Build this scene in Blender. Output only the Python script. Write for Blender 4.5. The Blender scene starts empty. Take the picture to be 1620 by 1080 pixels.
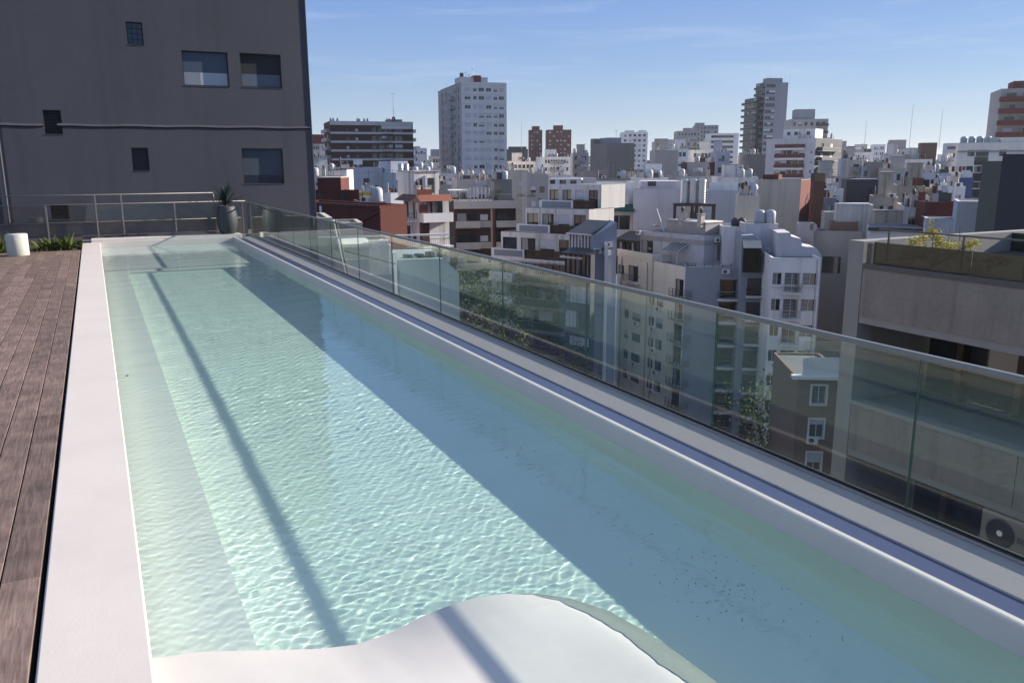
import bpy, math, random
import numpy as np
from mathutils import Matrix, Vector
S = bpy.context.scene
COL = S.collection
R_ = math.radians
rnd = random.Random(7)

# ------------------------------------------------------------------ camera
FPX = 1299.13; CH = 2.2
YAW, PIT, ROL = R_(26.598), R_(12.126), R_(0.2595)
cam = bpy.data.cameras.new('camera'); cam_o = bpy.data.objects.new('camera', cam); COL.objects.link(cam_o)
S.camera = cam_o
cam.sensor_width = 36; cam.lens = FPX / 1620 * 36; cam.clip_start = .05; cam.clip_end = 12000
cam_o.matrix_world = Matrix.Translation((0, 0, CH)) @ Matrix.Rotation(-YAW, 4, 'Z') @ Matrix.Rotation(math.pi/2 - PIT, 4, 'X') @ Matrix.Rotation(-ROL, 4, 'Z')

# ------------------------------------------------------------------ world and sun
SUN_EL, SUN_AZ = R_(21.9), R_(98)          # azimuth clockwise from +Y (the long axis of the pool)
W = bpy.data.worlds.new('World'); S.world = W; W.use_nodes = True
def build_sky():
    nt = W.node_tree; N = nt.nodes; L = nt.links
    bg = N['Background']; bg.inputs[1].default_value = .1
    sky = N.new('ShaderNodeTexSky'); sky.sky_type = 'NISHITA'; sky.sun_disc = False
    sky.sun_elevation = SUN_EL; sky.sun_rotation = SUN_AZ
    sky.dust_density = 0; sky.ozone_density = 2.5; sky.altitude = 0
    tc = N.new('ShaderNodeTexCoord'); sp = N.new('ShaderNodeSeparateXYZ'); L.new(tc.outputs['Generated'], sp.inputs[0])
    rp = N.new('ShaderNodeValToRGB'); L.new(sp.outputs['Z'], rp.inputs[0])
    cr = rp.color_ramp
    cr.elements[0].position = 0; cr.elements[0].color = (.203, .248, .313, 1)
    cr.elements[1].position = 1; cr.elements[1].color = (.155, .19, .275, 1)
    for p, c in ((.05, (.165, .218, .305, 1)), (.11, (.114, .176, .305, 1)), (.2, (.075, .137, .305, 1)), (.5, (.12, .18, .32, 1))):
        e = cr.elements.new(p); e.color = c
    mul = N.new('ShaderNodeVectorMath'); mul.operation = 'SCALE'; mul.inputs['Scale'].default_value = 10
    L.new(rp.outputs[0], mul.inputs[0])
    # thin high cirrus
    mp = N.new('ShaderNodeMapping'); mp.inputs['Scale'].default_value = (1.6, 1.6, 16); mp.inputs['Rotation'].default_value = (R_(6), R_(-5), 0)
    L.new(tc.outputs['Generated'], mp.inputs[0])
    nz = N.new('ShaderNodeTexNoise'); nz.inputs['Scale'].default_value = 2.6; nz.inputs['Detail'].default_value = 9; nz.inputs['Roughness'].default_value = .62; nz.inputs['Distortion'].default_value = .4
    L.new(mp.outputs[0], nz.inputs[0])
    mr = N.new('ShaderNodeMapRange'); mr.inputs['From Min'].default_value = .5; mr.inputs['From Max'].default_value = .8; mr.inputs['To Max'].default_value = .55
    L.new(nz.outputs[0], mr.inputs[0])
    mx = N.new('ShaderNodeMix'); mx.data_type = 'RGBA'; mx.inputs[0].default_value = .86
    L.new(sky.outputs[0], mx.inputs[6]); L.new(mul.outputs[0], mx.inputs[7])
    m2 = N.new('ShaderNodeMix'); m2.data_type = 'RGBA'; L.new(mr.outputs[0], m2.inputs[0])
    L.new(mx.outputs[2], m2.inputs[6]); m2.inputs[7].default_value = (2.6, 3.1, 4.0, 1)
    L.new(m2.outputs[2], bg.inputs[0])
build_sky()
sl = bpy.data.lights.new('sun', 'SUN'); sl.energy = 4.4; sl.angle = R_(.5); sl.color = (1, .90, .785)
so = bpy.data.objects.new('sun', sl); COL.objects.link(so); so.rotation_euler = (math.pi/2 - SUN_EL, 0, math.pi - SUN_AZ); so.location = (60, 0, 60)
sl.cycles.is_caustics_light = True
S.view_settings.view_transform = 'Standard'; S.view_settings.look = 'None'; S.view_settings.exposure = 1.15; S.view_settings.gamma = 1
S.view_settings.use_curve_mapping = False
S.render.engine = 'CYCLES'
cy = S.cycles
cy.use_denoising = True; cy.denoising_prefilter = 'ACCURATE'
cy.max_bounces = 10; cy.transparent_max_bounces = 16; cy.transmission_bounces = 8; cy.glossy_bounces = 4; cy.diffuse_bounces = 4
cy.caustics_refractive = True; cy.caustics_reflective = False
cy.sample_clamp_indirect = 6

# ------------------------------------------------------------------ pixel (of the 1620x1080 photograph) -> place in the world
def _axes():
    f = np.array([math.sin(YAW)*math.cos(PIT), math.cos(YAW)*math.cos(PIT), -math.sin(PIT)])
    r = np.array([math.cos(YAW), -math.sin(YAW), 0.]); u = np.cross(r, f)
    c, s = math.cos(ROL), math.sin(ROL)
    return c*r + s*u, -s*r + c*u, f
AR, AU, AF = _axes(); CP = np.array([0, 0, CH])
def ray(x, y): return AF + (x-810)/FPX*AR - (y-540)/FPX*AU
def at_z(x, y, z):
    d = ray(x, y); return CP + d*((z-CH)/d[2])
def at_d(x, y, dist):
    """point on the pixel's ray at this horizontal distance"""
    d = ray(x, y); return CP + d*(dist/math.hypot(d[0], d[1]))

# ------------------------------------------------------------------ materials
MATS = {}
def nodes(name):
    m = bpy.data.materials.new(name); m.use_nodes = True; t = m.node_tree
    return m, t, t.nodes, t.links, t.nodes['Principled BSDF']
def mat(name, col, rough=.85, var=.12, scale=1.5, streak=.0, bump=.0, bscale=25, metal=0., stain=None, spec=.5):
    """plain surface with grain, soft blotches and vertical weather streaks"""
    if name in MATS: return MATS[name]
    m, t, N, L, b = nodes(name)
    b.inputs['Roughness'].default_value = rough; b.inputs['Metallic'].default_value = metal
    b.inputs['Specular IOR Level'].default_value = spec
    tc = N.new('ShaderNodeTexCoord')
    out = tc.outputs['Object']
    base = N.new('ShaderNodeRGB'); base.outputs[0].default_value = (*col, 1)
    cur = base.outputs[0]
    def blotch(sc3, lo, hi, amt, dark, detail=6):
        nonlocal cur
        mp = N.new('ShaderNodeMapping'); mp.inputs['Scale'].default_value = sc3; L.new(out, mp.inputs[0])
        nz = N.new('ShaderNodeTexNoise'); nz.inputs['Scale'].default_value = 1; nz.inputs['Detail'].default_value = detail; nz.inputs['Roughness'].default_value = .6
        L.new(mp.outputs[0], nz.inputs[0])
        mr = N.new('ShaderNodeMapRange'); mr.inputs['From Min'].default_value = lo; mr.inputs['From Max'].default_value = hi; mr.inputs['To Max'].default_value = amt
        L.new(nz.outputs[0], mr.inputs[0])
        mx = N.new('ShaderNodeMix'); mx.data_type = 'RGBA'; L.new(mr.outputs[0], mx.inputs[0]); L.new(cur, mx.inputs[6]); mx.inputs[7].default_value = (*dark, 1)
        cur = mx.outputs[2]
    if var:
        blotch((scale,)*3, .35, .7, min(1, var*2.2), tuple(c*.72 for c in col))
        blotch((scale*7,)*3, .3, .75, var, tuple(min(1, c*1.25) for c in col))
    if streak:
        blotch((scale*2.2, scale*2.2, scale*.12), .5, .72, streak, stain or tuple(c*.35 for c in col))
    L.new(cur, b.inputs['Base Color'])
    if bump:
        nz = N.new('ShaderNodeTexNoise'); nz.inputs['Scale'].default_value = bscale; nz.inputs['Detail'].default_value = 5; L.new(out, nz.inputs[0])
        bp = N.new('ShaderNodeBump'); bp.inputs['Strength'].default_value = bump; bp.inputs['Distance'].default_value = .02
        L.new(nz.outputs[0], bp.inputs['Height']); L.new(bp.outputs[0], b.inputs['Normal'])
    MATS[name] = m
    return m
def thin_glass(name, tint, rough=0.):
    m, t, N, L, b = nodes(name); N.remove(b)
    out = N['Material Output']
    tr = N.new('ShaderNodeBsdfTransparent'); tr.inputs[0].default_value = (*tint, 1)
    gl = N.new('ShaderNodeBsdfGlossy'); gl.inputs['Roughness'].default_value = rough
    ge = N.new('ShaderNodeNewGeometry'); ior = N.new('ShaderNodeMix'); L.new(ge.outputs['Backfacing'], ior.inputs[0]); ior.inputs[2].default_value = 1.42; ior.inputs[3].default_value = 1/1.42
    fr = N.new('ShaderNodeFresnel'); L.new(ior.outputs[0], fr.inputs[0])
    mx = N.new('ShaderNodeMixShader'); L.new(fr.outputs[0], mx.inputs[0]); L.new(tr.outputs[0], mx.inputs[1]); L.new(gl.outputs[0], mx.inputs[2]); L.new(mx.outputs[0], out.inputs[0])
    MATS[name] = m; return m
def water_mat():
    m, t, N, L, b = nodes('pool water'); N.remove(b)
    g = N.new('ShaderNodeBsdfGlass'); g.inputs['IOR'].default_value = 1.333; g.inputs['Roughness'].default_value = 0; g.inputs[0].default_value = (.92, .996, .968, 1)
    L.new(g.outputs[0], N['Material Output'].inputs[0]); return m
def wood_mat(name, col):
    m, t, N, L, b = nodes(name)
    tc = N.new('ShaderNodeTexCoord'); oi = N.new('ShaderNodeObjectInfo')
    ad = N.new('ShaderNodeVectorMath'); ad.operation = 'ADD'
    sc = N.new('ShaderNodeMath'); sc.operation = 'MULTIPLY'; sc.inputs[1].default_value = 37; L.new(oi.outputs['Random'], sc.inputs[0])
    L.new(tc.outputs['Object'], ad.inputs[0]); L.new(sc.outputs[0], ad.inputs[1])
    mp = N.new('ShaderNodeMapping'); mp.inputs['Scale'].default_value = (1, .06, 1); L.new(ad.outputs[0], mp.inputs[0])
    nz = N.new('ShaderNodeTexNoise'); nz.inputs['Scale'].default_value = 55; nz.inputs['Detail'].default_value = 7; nz.inputs['Roughness'].default_value = .65; nz.inputs['Distortion'].default_value = .8; L.new(mp.outputs[0], nz.inputs[0])
    n2 = N.new('ShaderNodeTexNoise'); n2.inputs['Scale'].default_value = 3.5; n2.inputs['Detail'].default_value = 6; L.new(ad.outputs[0], n2.inputs[0])
    rp = N.new('ShaderNodeValToRGB'); L.new(nz.outputs[0], rp.inputs[0])
    rp.color_ramp.elements[0].position = .3; rp.color_ramp.elements[0].color = (*[c*.5 for c in col], 1)
    rp.color_ramp.elements[1].position = .68; rp.color_ramp.elements[1].color = (*[c*1.28 for c in col], 1)
    mr = N.new('ShaderNodeMapRange'); mr.inputs['From Min'].default_value = .3; mr.inputs['From Max'].default_value = .7; mr.inputs['To Min'].default_value = .72; mr.inputs['To Max'].default_value = 1.25; L.new(n2.outputs[0], mr.inputs[0])
    mo = N.new('ShaderNodeMapRange'); mo.inputs['To Min'].default_value = .8; mo.inputs['To Max'].default_value = 1.2; L.new(oi.outputs['Random'], mo.inputs[0])
    mm = N.new('ShaderNodeMath'); mm.operation = 'MULTIPLY'; L.new(mr.outputs[0], mm.inputs[0]); L.new(mo.outputs[0], mm.inputs[1])
    vs = N.new('ShaderNodeVectorMath'); vs.operation = 'SCALE'; L.new(rp.outputs[0], vs.inputs[0]); L.new(mm.outputs[0], vs.inputs['Scale'])
    L.new(vs.outputs[0], b.inputs['Base Color']); b.inputs['Roughness'].default_value = .75; b.inputs['Specular IOR Level'].default_value = .3
    bp = N.new('ShaderNodeBump'); bp.inputs['Strength'].default_value = .5; bp.inputs['Distance'].default_value = .003; L.new(nz.outputs[0], bp.inputs['Height']); L.new(bp.outputs[0], b.inputs['Normal'])
    return m
def leaf_mat(name, c1, c2):
    m, t, N, L, b = nodes(name)
    g = N.new('ShaderNodeNewGeometry'); rp = N.new('ShaderNodeValToRGB'); L.new(g.outputs['Random Per Island'], rp.inputs[0])
    rp.color_ramp.elements[0].color = (*c1, 1); rp.color_ramp.elements[1].color = (*c2, 1)
    L.new(rp.outputs[0], b.inputs['Base Color']); b.inputs['Roughness'].default_value = .85; b.inputs['Specular IOR Level'].default_value = .1
    try: b.inputs['Transmission Weight'].default_value = 0
    except KeyError: pass
    MATS[name] = m; return m

# ------------------------------------------------------------------ geometry helpers
class MB:
    def __init__(s): s.v = []; s.f = []; s.m = []; s.mats = []; s.smooth = []
    def mi(s, m):
        if m not in s.mats: s.mats.append(m)
        return s.mats.index(m)
    def poly(s, pts, m, smooth=False):
        i = len(s.v); s.v += [tuple(p) for p in pts]; s.f.append(tuple(range(i, i+len(pts)))); s.m.append(s.mi(m)); s.smooth.append(smooth)
    def box(s, x0, x1, y0, y1, z0, z1, m, M=None, skip=''):
        if x0 > x1: x0, x1 = x1, x0
        if y0 > y1: y0, y1 = y1, y0
        if z0 > z1: z0, z1 = z1, z0
        c = [(x, y, z) for x in (x0, x1) for y in (y0, y1) for z in (z0, z1)]
        if M is not None: c = [tuple(M @ Vector(p)) for p in c]
        i = len(s.v); s.v += c; k = s.mi(m)
        for nm, q in (('a', (0, 1, 3, 2)), ('b', (4, 6, 7, 5)), ('c', (0, 4, 5, 1)), ('d', (2, 3, 7, 6)), ('e', (0, 2, 6, 4)), ('f', (1, 5, 7, 3))):
            if nm in skip: continue
            s.f.append(tuple(i+j for j in q)); s.m.append(k); s.smooth.append(False)
    def beam(s, a, b, r, m, n=6, r2=None):
        a = Vector(a); b = Vector(b); d = (b-a)
        if d.length < 1e-6: return
        d.normalize(); up = Vector((0, 0, 1)) if abs(d.z) < .9 else Vector((1, 0, 0))
        x = d.cross(up).normalized(); y = d.cross(x)
        r2 = r if r2 is None else r2; i = len(s.v); k = s.mi(m)
        for p, rr in ((a, r), (b, r2)):
            for j in range(n):
                t = 2*math.pi*j/n; s.v.append(tuple(p + x*math.cos(t)*rr + y*math.sin(t)*rr))
        for j in range(n):
            s.f.append((i+j, i+(j+1) % n, i+n+(j+1) % n, i+n+j)); s.m.append(k); s.smooth.append(n > 5)
        s.f.append(tuple(i+j for j in range(n))[::-1]); s.m.append(k); s.smooth.append(False)
        s.f.append(tuple(i+n+j for j in range(n))); s.m.append(k); s.smooth.append(False)
    def lathe(s, prof, m, c=(0, 0, 0), n=20, cap=True, smooth=True):
        i = len(s.v); k = s.mi(m)
        for r, z in prof:
            for j in range(n):
                t = 2*math.pi*j/n; s.v.append((c[0]+r*math.cos(t), c[1]+r*math.sin(t), c[2]+z))
        for a in range(len(prof)-1):
            for j in range(n):
                s.f.append((i+a*n+j, i+a*n+(j+1) % n, i+(a+1)*n+(j+1) % n, i+(a+1)*n+j)); s.m.append(k); s.smooth.append(smooth)
        if cap:
            s.f.append(tuple(i+j for j in range(n))[::-1]); s.m.append(k); s.smooth.append(False)
            q = i+(len(prof)-1)*n; s.f.append(tuple(q+j for j in range(n))); s.m.append(k); s.smooth.append(False)
    def wall(s, O, U, W_, Z0, Z1, holes, m, depth=.22, rev=None, back=None):
        """vertical wall from O along unit U (outward normal = U x up turned right), with real openings and reveals"""
        O = Vector(O); U = Vector(U); Nn = Vector((U.y, -U.x, 0)); Zv = Vector((0, 0, 1))
        xs = sorted({0, W_} | {round(min(max(v, 0), W_), 4) for h in holes for v in (h[0], h[1])})
        zs = sorted({Z0, Z1} | {round(min(max(v, Z0), Z1), 4) for h in holes for v in (h[2], h[3])})
        P = lambda u, z, d=0: tuple(O + U*u + Zv*z - Nn*d)
        for a in range(len(xs)-1):
            run = None
            for b in range(len(zs)-1):
                cx, cz = (xs[a]+xs[a+1])/2, (zs[b]+zs[b+1])/2
                hole = any(h[0] < cx < h[1] and h[2] < cz < h[3] for h in holes)
                if not hole and run is None: run = zs[b]
                if (hole or b == len(zs)-2) and run is not None:
                    top = zs[b] if hole else zs[b+1]
                    s.poly([P(xs[a], run), P(xs[a+1], run), P(xs[a+1], top), P(xs[a], top)], m); run = None
        rv = rev or m
        for h in holes:
            u0, u1, z0, z1 = h[:4]
            s.poly([P(u0, z0), P(u0, z0, depth), P(u0, z1, depth), P(u0, z1)], rv)
            s.poly([P(u1, z0), P(u1, z1), P(u1, z1, depth), P(u1, z0, depth)], rv)
            s.poly([P(u0, z1), P(u0, z1, depth), P(u1, z1, depth), P(u1, z1)], rv)
            s.poly([P(u0, z0), P(u1, z0), P(u1, z0, depth), P(u0, z0, depth)], rv)
            if back is not None: s.poly([P(u0, z0, depth), P(u1, z0, depth), P(u1, z1, depth), P(u0, z1, depth)], back)
    def mesh(s, name):
        me = bpy.data.meshes.new(name); me.from_pydata(s.v, [], s.f)
        for m in s.mats: me.materials.append(m)
        if s.f:
            me.polygons.foreach_set('material_index', s.m); me.polygons.foreach_set('use_smooth', s.smooth)
        me.update(); return me
    def build(s, name, parent=None, loc=None, rz=0):
        return put(name, s.mesh(name), parent, loc, rz)
def put(name, me, parent=None, loc=None, rz=0):
    o = bpy.data.objects.new(name, me); COL.objects.link(o)
    if parent is not None: o.parent = parent
    if loc is not None: o.location = loc
    if rz: o.rotation_euler = (0, 0, rz)
    return o
def tag(o, label=None, cat=None, group=None, kind=None):
    if label: o['label'] = label
    if cat: o['category'] = cat
    if group: o['group'] = group
    if kind: o['kind'] = kind
    return o
def thing(name, label, cat, loc=(0, 0, 0), rz=0, group=None):
    return tag(put(name, None, None, loc, rz), label, cat, group)
def struct(o): o['kind'] = 'structure'; return o
def recv(o): o.cycles.is_caustics_receiver = True; return o
def sub(me, name, axis, cuts): pass

# palette --------------------------------------------------------
M_plaster = mat('white pool plaster', (.60, .545, .505), .7, .12, 1.3, 0, .04, 60)
M_basin = mat('aqua pool plaster', (.83, .94, .88), .7, .07, .9, 0, .1, 40)
M_wallg = mat('pale green pool wall plaster', (.80, .90, .72), .7, .07, .9, 0, .05, 40)
M_shelf = mat('pale aqua plaster', (.88, .88, .86), .7, .06, .9)
M_ledge = mat('shade grey pool ledge render', (.36, .33, .315), .75, .1, 1.6, 0, .04, 40)  # darker grey puts the ledge's shade into its colour
M_wet_shade = mat('wet shaded channel lining', (.075, .08, .15), .3, .1, 2)  # wet gloss; the dark blue paints in shade and sky reflection
M_steel = mat('brushed steel', (.42, .41, .40), .38, .06, 3, metal=.7)
M_dsteel = mat('dark steel', (.06, .06, .065), .5, .1, 3)
M_black = mat('black rubber gasket', (.012, .012, .013), .6, 0)
M_wgray = mat('blue grey render', (.064, .067, .084), .9, .26, .5, .28, .16, 5)
M_wgray2 = mat('blue grey render line', (.028, .028, .034), .9, 0)
M_conc = mat('raw concrete', (.225, .20, .182), .88, .45, 1.3, .45, .25, 14)
M_conc2 = mat('smooth grey concrete', (.25, .245, .235), .88, .15, .8, .15, .1, 20)
M_asph = mat('asphalt', (.05, .05, .052), .92, .2, .4)
M_pave = mat('street pavement', (.2, .195, .19), .9, .2, .6)
M_roofg = mat('grey roof membrane', (.16, .16, .165), .9, .3, .5)
M_roofr = mat('red roof paint', (.16, .045, .035), .85, .3, .6)
M_dark = mat('dark interior', (.022, .023, .027), .8, .1, 2)
M_frame = mat('dark window frame', (.03, .03, .033), .5, 0)
M_framew = mat('white window frame', (.6, .6, .6), .6, .05)
M_shut = mat('white roller shutter', (.52, .52, .55), .7, .08, 3)
M_curt = mat('pale curtain', (.3, .29, .29), .9, .3, 3)
M_pane = mat('window pane', (.025, .03, .036), .06, 0, spec=.8)
M_brown = mat('brown window frame', (.05, .028, .022), .6, .1)
C = dict(
 cream=mat('cream facade paint', (.84, .77, .68), .9, .14, .4, .25),
 creamd=mat('aged cream facade', (.50, .455, .385), .9, .2, .35, .4),
 white=mat('white facade paint', (.78, .76, .75), .9, .2, .5, .42),
 whited=mat('grimy white facade', (.66, .63, .61), .9, .2, .5, .75, stain=(.1, .09, .085)),
 lilac=mat('pale lilac grey render', (.56, .535, .56), .9, .18, .4, .32),
 bluew=mat('pale blue render', (.48, .50, .55), .9, .18, .4, .32),
 blueg=mat('blue grey facade', (.25, .27, .31), .9, .12, .3, .15),
 steelb=mat('steel blue gable render', (.30, .325, .38), .9, .12, .3, .15),
 gray=mat('mid grey facade', (.34, .33, .33), .9, .15, .3, .25),
 taupe=mat('taupe render', (.25, .225, .205), .9, .12, .3, .2),
 beige=mat('beige band render', (.48, .43, .385), .9, .12, .4, .15),
 brick=mat('red brown brick', (.155, .05, .042), .92, .2, .6, .2),
 brickd=mat('dark brown brick', (.072, .034, .03), .92, .2, .6, .15),
 terra=mat('oxide red paint', (.105, .027, .022), .88, .18, .5, .3),
 terral=mat('brighter oxide red paint', (.105, .028, .021), .88, .15, .5, .2),
 dark=mat('charcoal cladding', (.035, .037, .05), .7, .15, .5),
 darkg=mat('dark olive render', (.115, .125, .105), .85, .2, .4, .2),
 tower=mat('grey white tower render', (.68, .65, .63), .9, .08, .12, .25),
 towerd=mat('stained shaded tower render', (.36, .345, .345), .9, .25, .3, .8, stain=(.07, .07, .08)),  # real stain streaks; the darker base paints shade onto the tower's side
 moss=mat('mossy old plaster', (.38, .34, .27), .95, .5, 1.2, .8, stain=(.05, .05, .045)),
 peel=mat('peeling plaster', (.60, .56, .52), .95, .3, .9, .5, stain=(.12, .11, .1)),
 brownp=mat('tan brown painted shaft', (.15, .07, .048), .9, .15, .5, .3),
 glassb=mat('blue green glass facade', (.06, .085, .095), .12, .3, .15),
 browns=mat('brown render', (.23, .14, .10), .9, .12, .4),
)
M_grail = thin_glass('green balustrade glass', (.895, .95, .93))
M_gback = thin_glass('grey balustrade glass', (.84, .87, .88))
M_gedge = mat('polished glass edge', (.02, .06, .05), .15, 0)
M_smoke = thin_glass('smoky terrace glass', (.22, .26, .25))

# ================================================================== THE ROOF TERRACE AND POOL
Y0, YE = -1.2, 27.35                      # pool from behind the camera to its far end
WL = -.16                                 # water level; the copings are at z = 0
def slab(name, x0, x1, y0, y1, z0, z1, m, parent=None, r=0.):
    b = MB(); b.box(x0, x1, y0, y1, z0, z1, m); o = b.build(name, parent)
    if r:
        md = o.modifiers.new('bevel', 'BEVEL'); md.width = r; md.segments = 3
        for p in o.data.polygons: p.use_smooth = True
        md.harden_normals = False
        w = o.modifiers.new('wn', 'WEIGHTED_NORMAL'); w.keep_sharp = False
    return recv(o)
FLOOR = -.66
struct(slab('pool_floor', .03, 3.83, Y0, YE, FLOOR-.15, FLOOR, M_basin))
struct(slab('coping', -.44, .03, Y0, 27.40, -.95, 0, M_plaster, r=.012))
# far end coping stands a little higher
o = struct(slab('coping', -.20, 4.10, 27.402, 27.95, -.6, .09, M_plaster, r=.012))
b = MB(); b.box(.03, 3.83, YE-.002, YE+.05, FLOOR, .0, M_plaster); struct(recv(b.build('pool_end_wall')))
# right wall: inner face down to the floor, thin lit rim, sunken overflow channel, sloped ledge
b = MB()
def ribbon(b, pts, m, y0=Y0, y1=27.4, smooth=False):
    for (xa, za), (xb, zb) in zip(pts[:-1], pts[1:]):
        b.poly([(xa, y0, za), (xb, y0, zb), (xb, y1, zb), (xa, y1, za)][::-1], m, smooth)
ribbon(b, [(3.64, FLOOR+.001), (3.70, FLOOR+.02), (3.76, FLOOR+.06), (3.80, FLOOR+.12), (3.83, WL-.004)], M_wallg, smooth=True)
ribbon(b, [(3.83, WL-.004), (3.832, -.015), (3.838, -.004), (3.852, 0), (3.885, 0), (3.895, -.006)], M_plaster)
ribbon(b, [(3.895, -.006), (3.9, -.02), (3.9, -.06)], M_wet_shade)  # rim's outer face painted dark in place of shade
w_ = b.build('pool_wall'); struct(recv(w_))
b = MB(); ribbon(b, [(3.9, -.04), (4.13, -.044)], M_wet_shade); struct(recv(b.build('overflow_channel')))
b = MB(); ribbon(b, [(4.13, -.05), (4.13, -.038), (4.138, -.032), (4.40, .018), (4.47, .018), (4.47, -1.6)], M_ledge)  # ledge slope turned from the sun, grey deepened, to read as shaded
for yy in (2.0, 3.05, 4.07, 6.2, 8.1, 10.3, 12.2, 14.4, 16.2):
    b.box(4.128, 4.20, yy, yy+.005, -.05, -.029, M_steel)
struct(recv(b.build('pool_ledge')))
# left step running the length of the pool, far shelf, near bench
o = struct(slab('pool_step', .03, .53, 3.2, 20.9, FLOOR+.002, -.34, mat('step plaster', (.89, .93, .89), .7, .06, .9)))
b = MB()
b.box(.03, 3.82, 21.3, 27.34, FLOOR+.002, -.27, M_shelf)
b.box(.03, 3.82, 20.8, 21.3, FLOOR+.002, -.42, M_shelf)
o = recv(b.build('pool_shelf')); struct(o)
M_bench = mat('white bench plaster', (.60, .575, .54), .7, .14, 1.6)
def bench():
    edge = [(.03, 4.02), (.24, 3.98), (.5, 3.86), (.78, 3.73), (.96, 3.68), (1.17, 3.71), (1.32, 3.77), (1.48, 3.81), (1.68, 3.83), (1.85, 3.79), (1.97, 3.71), (2.05, 3.58), (2.10, 3.38), (2.14, 3.15), (2.17, 2.9), (2.2, 2.5), (2.3, 1.9), (2.34, 0.8), (2.36, Y0)]
    b = MB(); c = [(.03, Y0)]
    Z = -.20
    def off(k, d):
        x, y = edge[k]; a = edge[max(k-1, 0)]; q = edge[min(k+1, len(edge)-1)]
        tx, ty = q[0]-a[0], q[1]-a[1]; l = math.hypot(tx, ty); return (x - ty/l*-d*-1, y + tx/l*d) if False else (x - ty/l*d, y + tx/l*d)
    def rad(k):        # the right-hand side rolls down softly, the front edge is crisp
        return .03 if k < 13 else .05
    rings = []
    for dd, dz in ((0, 0), (.35, -.012), (.8, -.06), (1, -.16), (1.05, -.64)):
        rings.append([(*off(k, (rad(k) + (.22 if k > 11 else .0 if k < 9 else .07*(k-9)))*dd), Z+dz) for k in range(len(edge))])
    for ra, rb in zip(rings[:-1], rings[1:]):
        for k in range(len(edge)-1):
            b.poly([ra[k], rb[k], rb[k+1], ra[k+1]][::-1], M_bench, True)
    zf = lambda x, y: .0475 - .004*max(0, (y-3.4))
    for k in range(len(edge)-1):
        (xa, ya, _), (xb, yb, _) = rings[0][k], rings[0][k+1]
        for t0, t1 in ((0, .12), (.12, .3), (.3, .6), (.6, 1)):
            q = [(xa, ya+(Y0-ya)*t0), (xa, ya+(Y0-ya)*t1), (xb, yb+(Y0-yb)*t1), (xb, yb+(Y0-yb)*t0)]
            b.poly([(x, y, Z) for x, y in q], M_bench, True)
    b.v = [(x, y, z + zf(x, y)*(1 if z > FLOOR+.2 else 0)) for x, y, z in b.v]
    me = b.mesh('pool_bench')
    import bmesh
    bm = bmesh.new(); bm.from_mesh(me); bmesh.ops.remove_doubles(bm, verts=bm.verts, dist=.0005)
    bmesh.ops.recalc_face_normals(bm, faces=bm.faces); bm.to_mesh(me); bm.free()
    struct(recv(put('pool_bench', me)))
bench()
# water surface with real ripples
def water():
    ys = [Y0]
    while ys[-1] < YE: ys.append(ys[-1] + (.05 if ys[-1] < 1.2 else .0125 + .0011*max(0, ys[-1]-2)))
    ys = np.array(ys); ys[-1] = YE
    xs = np.linspace(.03, 3.83, 240)
    X, Y = np.meshgrid(xs, ys); rng = np.random.default_rng(5); Z = np.zeros_like(X)
    def bands(n, l0, l1, th0, ths, amp, mask=1.):
        nonlocal Z
        z = np.zeros_like(X)
        for k in range(n):
            lam = math.exp(rng.uniform(math.log(l0), math.log(l1))); th = rng.normal(th0, ths)
            kx, ky = 2*math.pi/lam*math.cos(th), 2*math.pi/lam*math.sin(th)
            z += amp*lam*rng.uniform(.4, 1.4)*np.sin(kx*X + ky*Y + rng.uniform(0, 6.28) + .8*np.sin(X*rng.uniform(.6, 1.6)+Y*rng.uniform(.4, 1.2)))
        Z += z*mask
    env = .75 + .25*np.sin(X*1.3+Y*.9) * np.sin(Y*.55+1)
    bands(26, .09, .22, 1.72, .30, .0008, env)
    bands(40, .045, .10, 1.60, .5, .00095, env)
    bands(10, .35, .9, 1.2, .9, .0005)
    # ripples lie flatter at the near left
    Z = Z + WL
    v = np.stack([X, Y, Z], -1).reshape(-1, 3); ny, nx = X.shape
    i = np.arange(nx*ny).reshape(ny, nx); f = np.stack([i[:-1, :-1], i[:-1, 1:], i[1:, 1:], i[1:, :-1]], -1).reshape(-1, 4)
    me = bpy.data.meshes.new('pool_water'); me.vertices.add(len(v)); me.vertices.foreach_set('co', v.astype(np.float32).ravel())
    me.loops.add(f.size); me.loops.foreach_set('vertex_index', f.astype(np.int32).ravel())
    me.polygons.add(len(f)); me.polygons.foreach_set('loop_start', np.arange(0, f.size, 4, dtype=np.int32)); me.polygons.foreach_set('loop_total', np.full(len(f), 4, dtype=np.int32))
    me.update(calc_edges=True); me.shade_smooth(); me.materials.append(water_mat())
    o = struct(put('pool_water', me)); o.cycles.is_caustics_caster = True
water()
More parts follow.
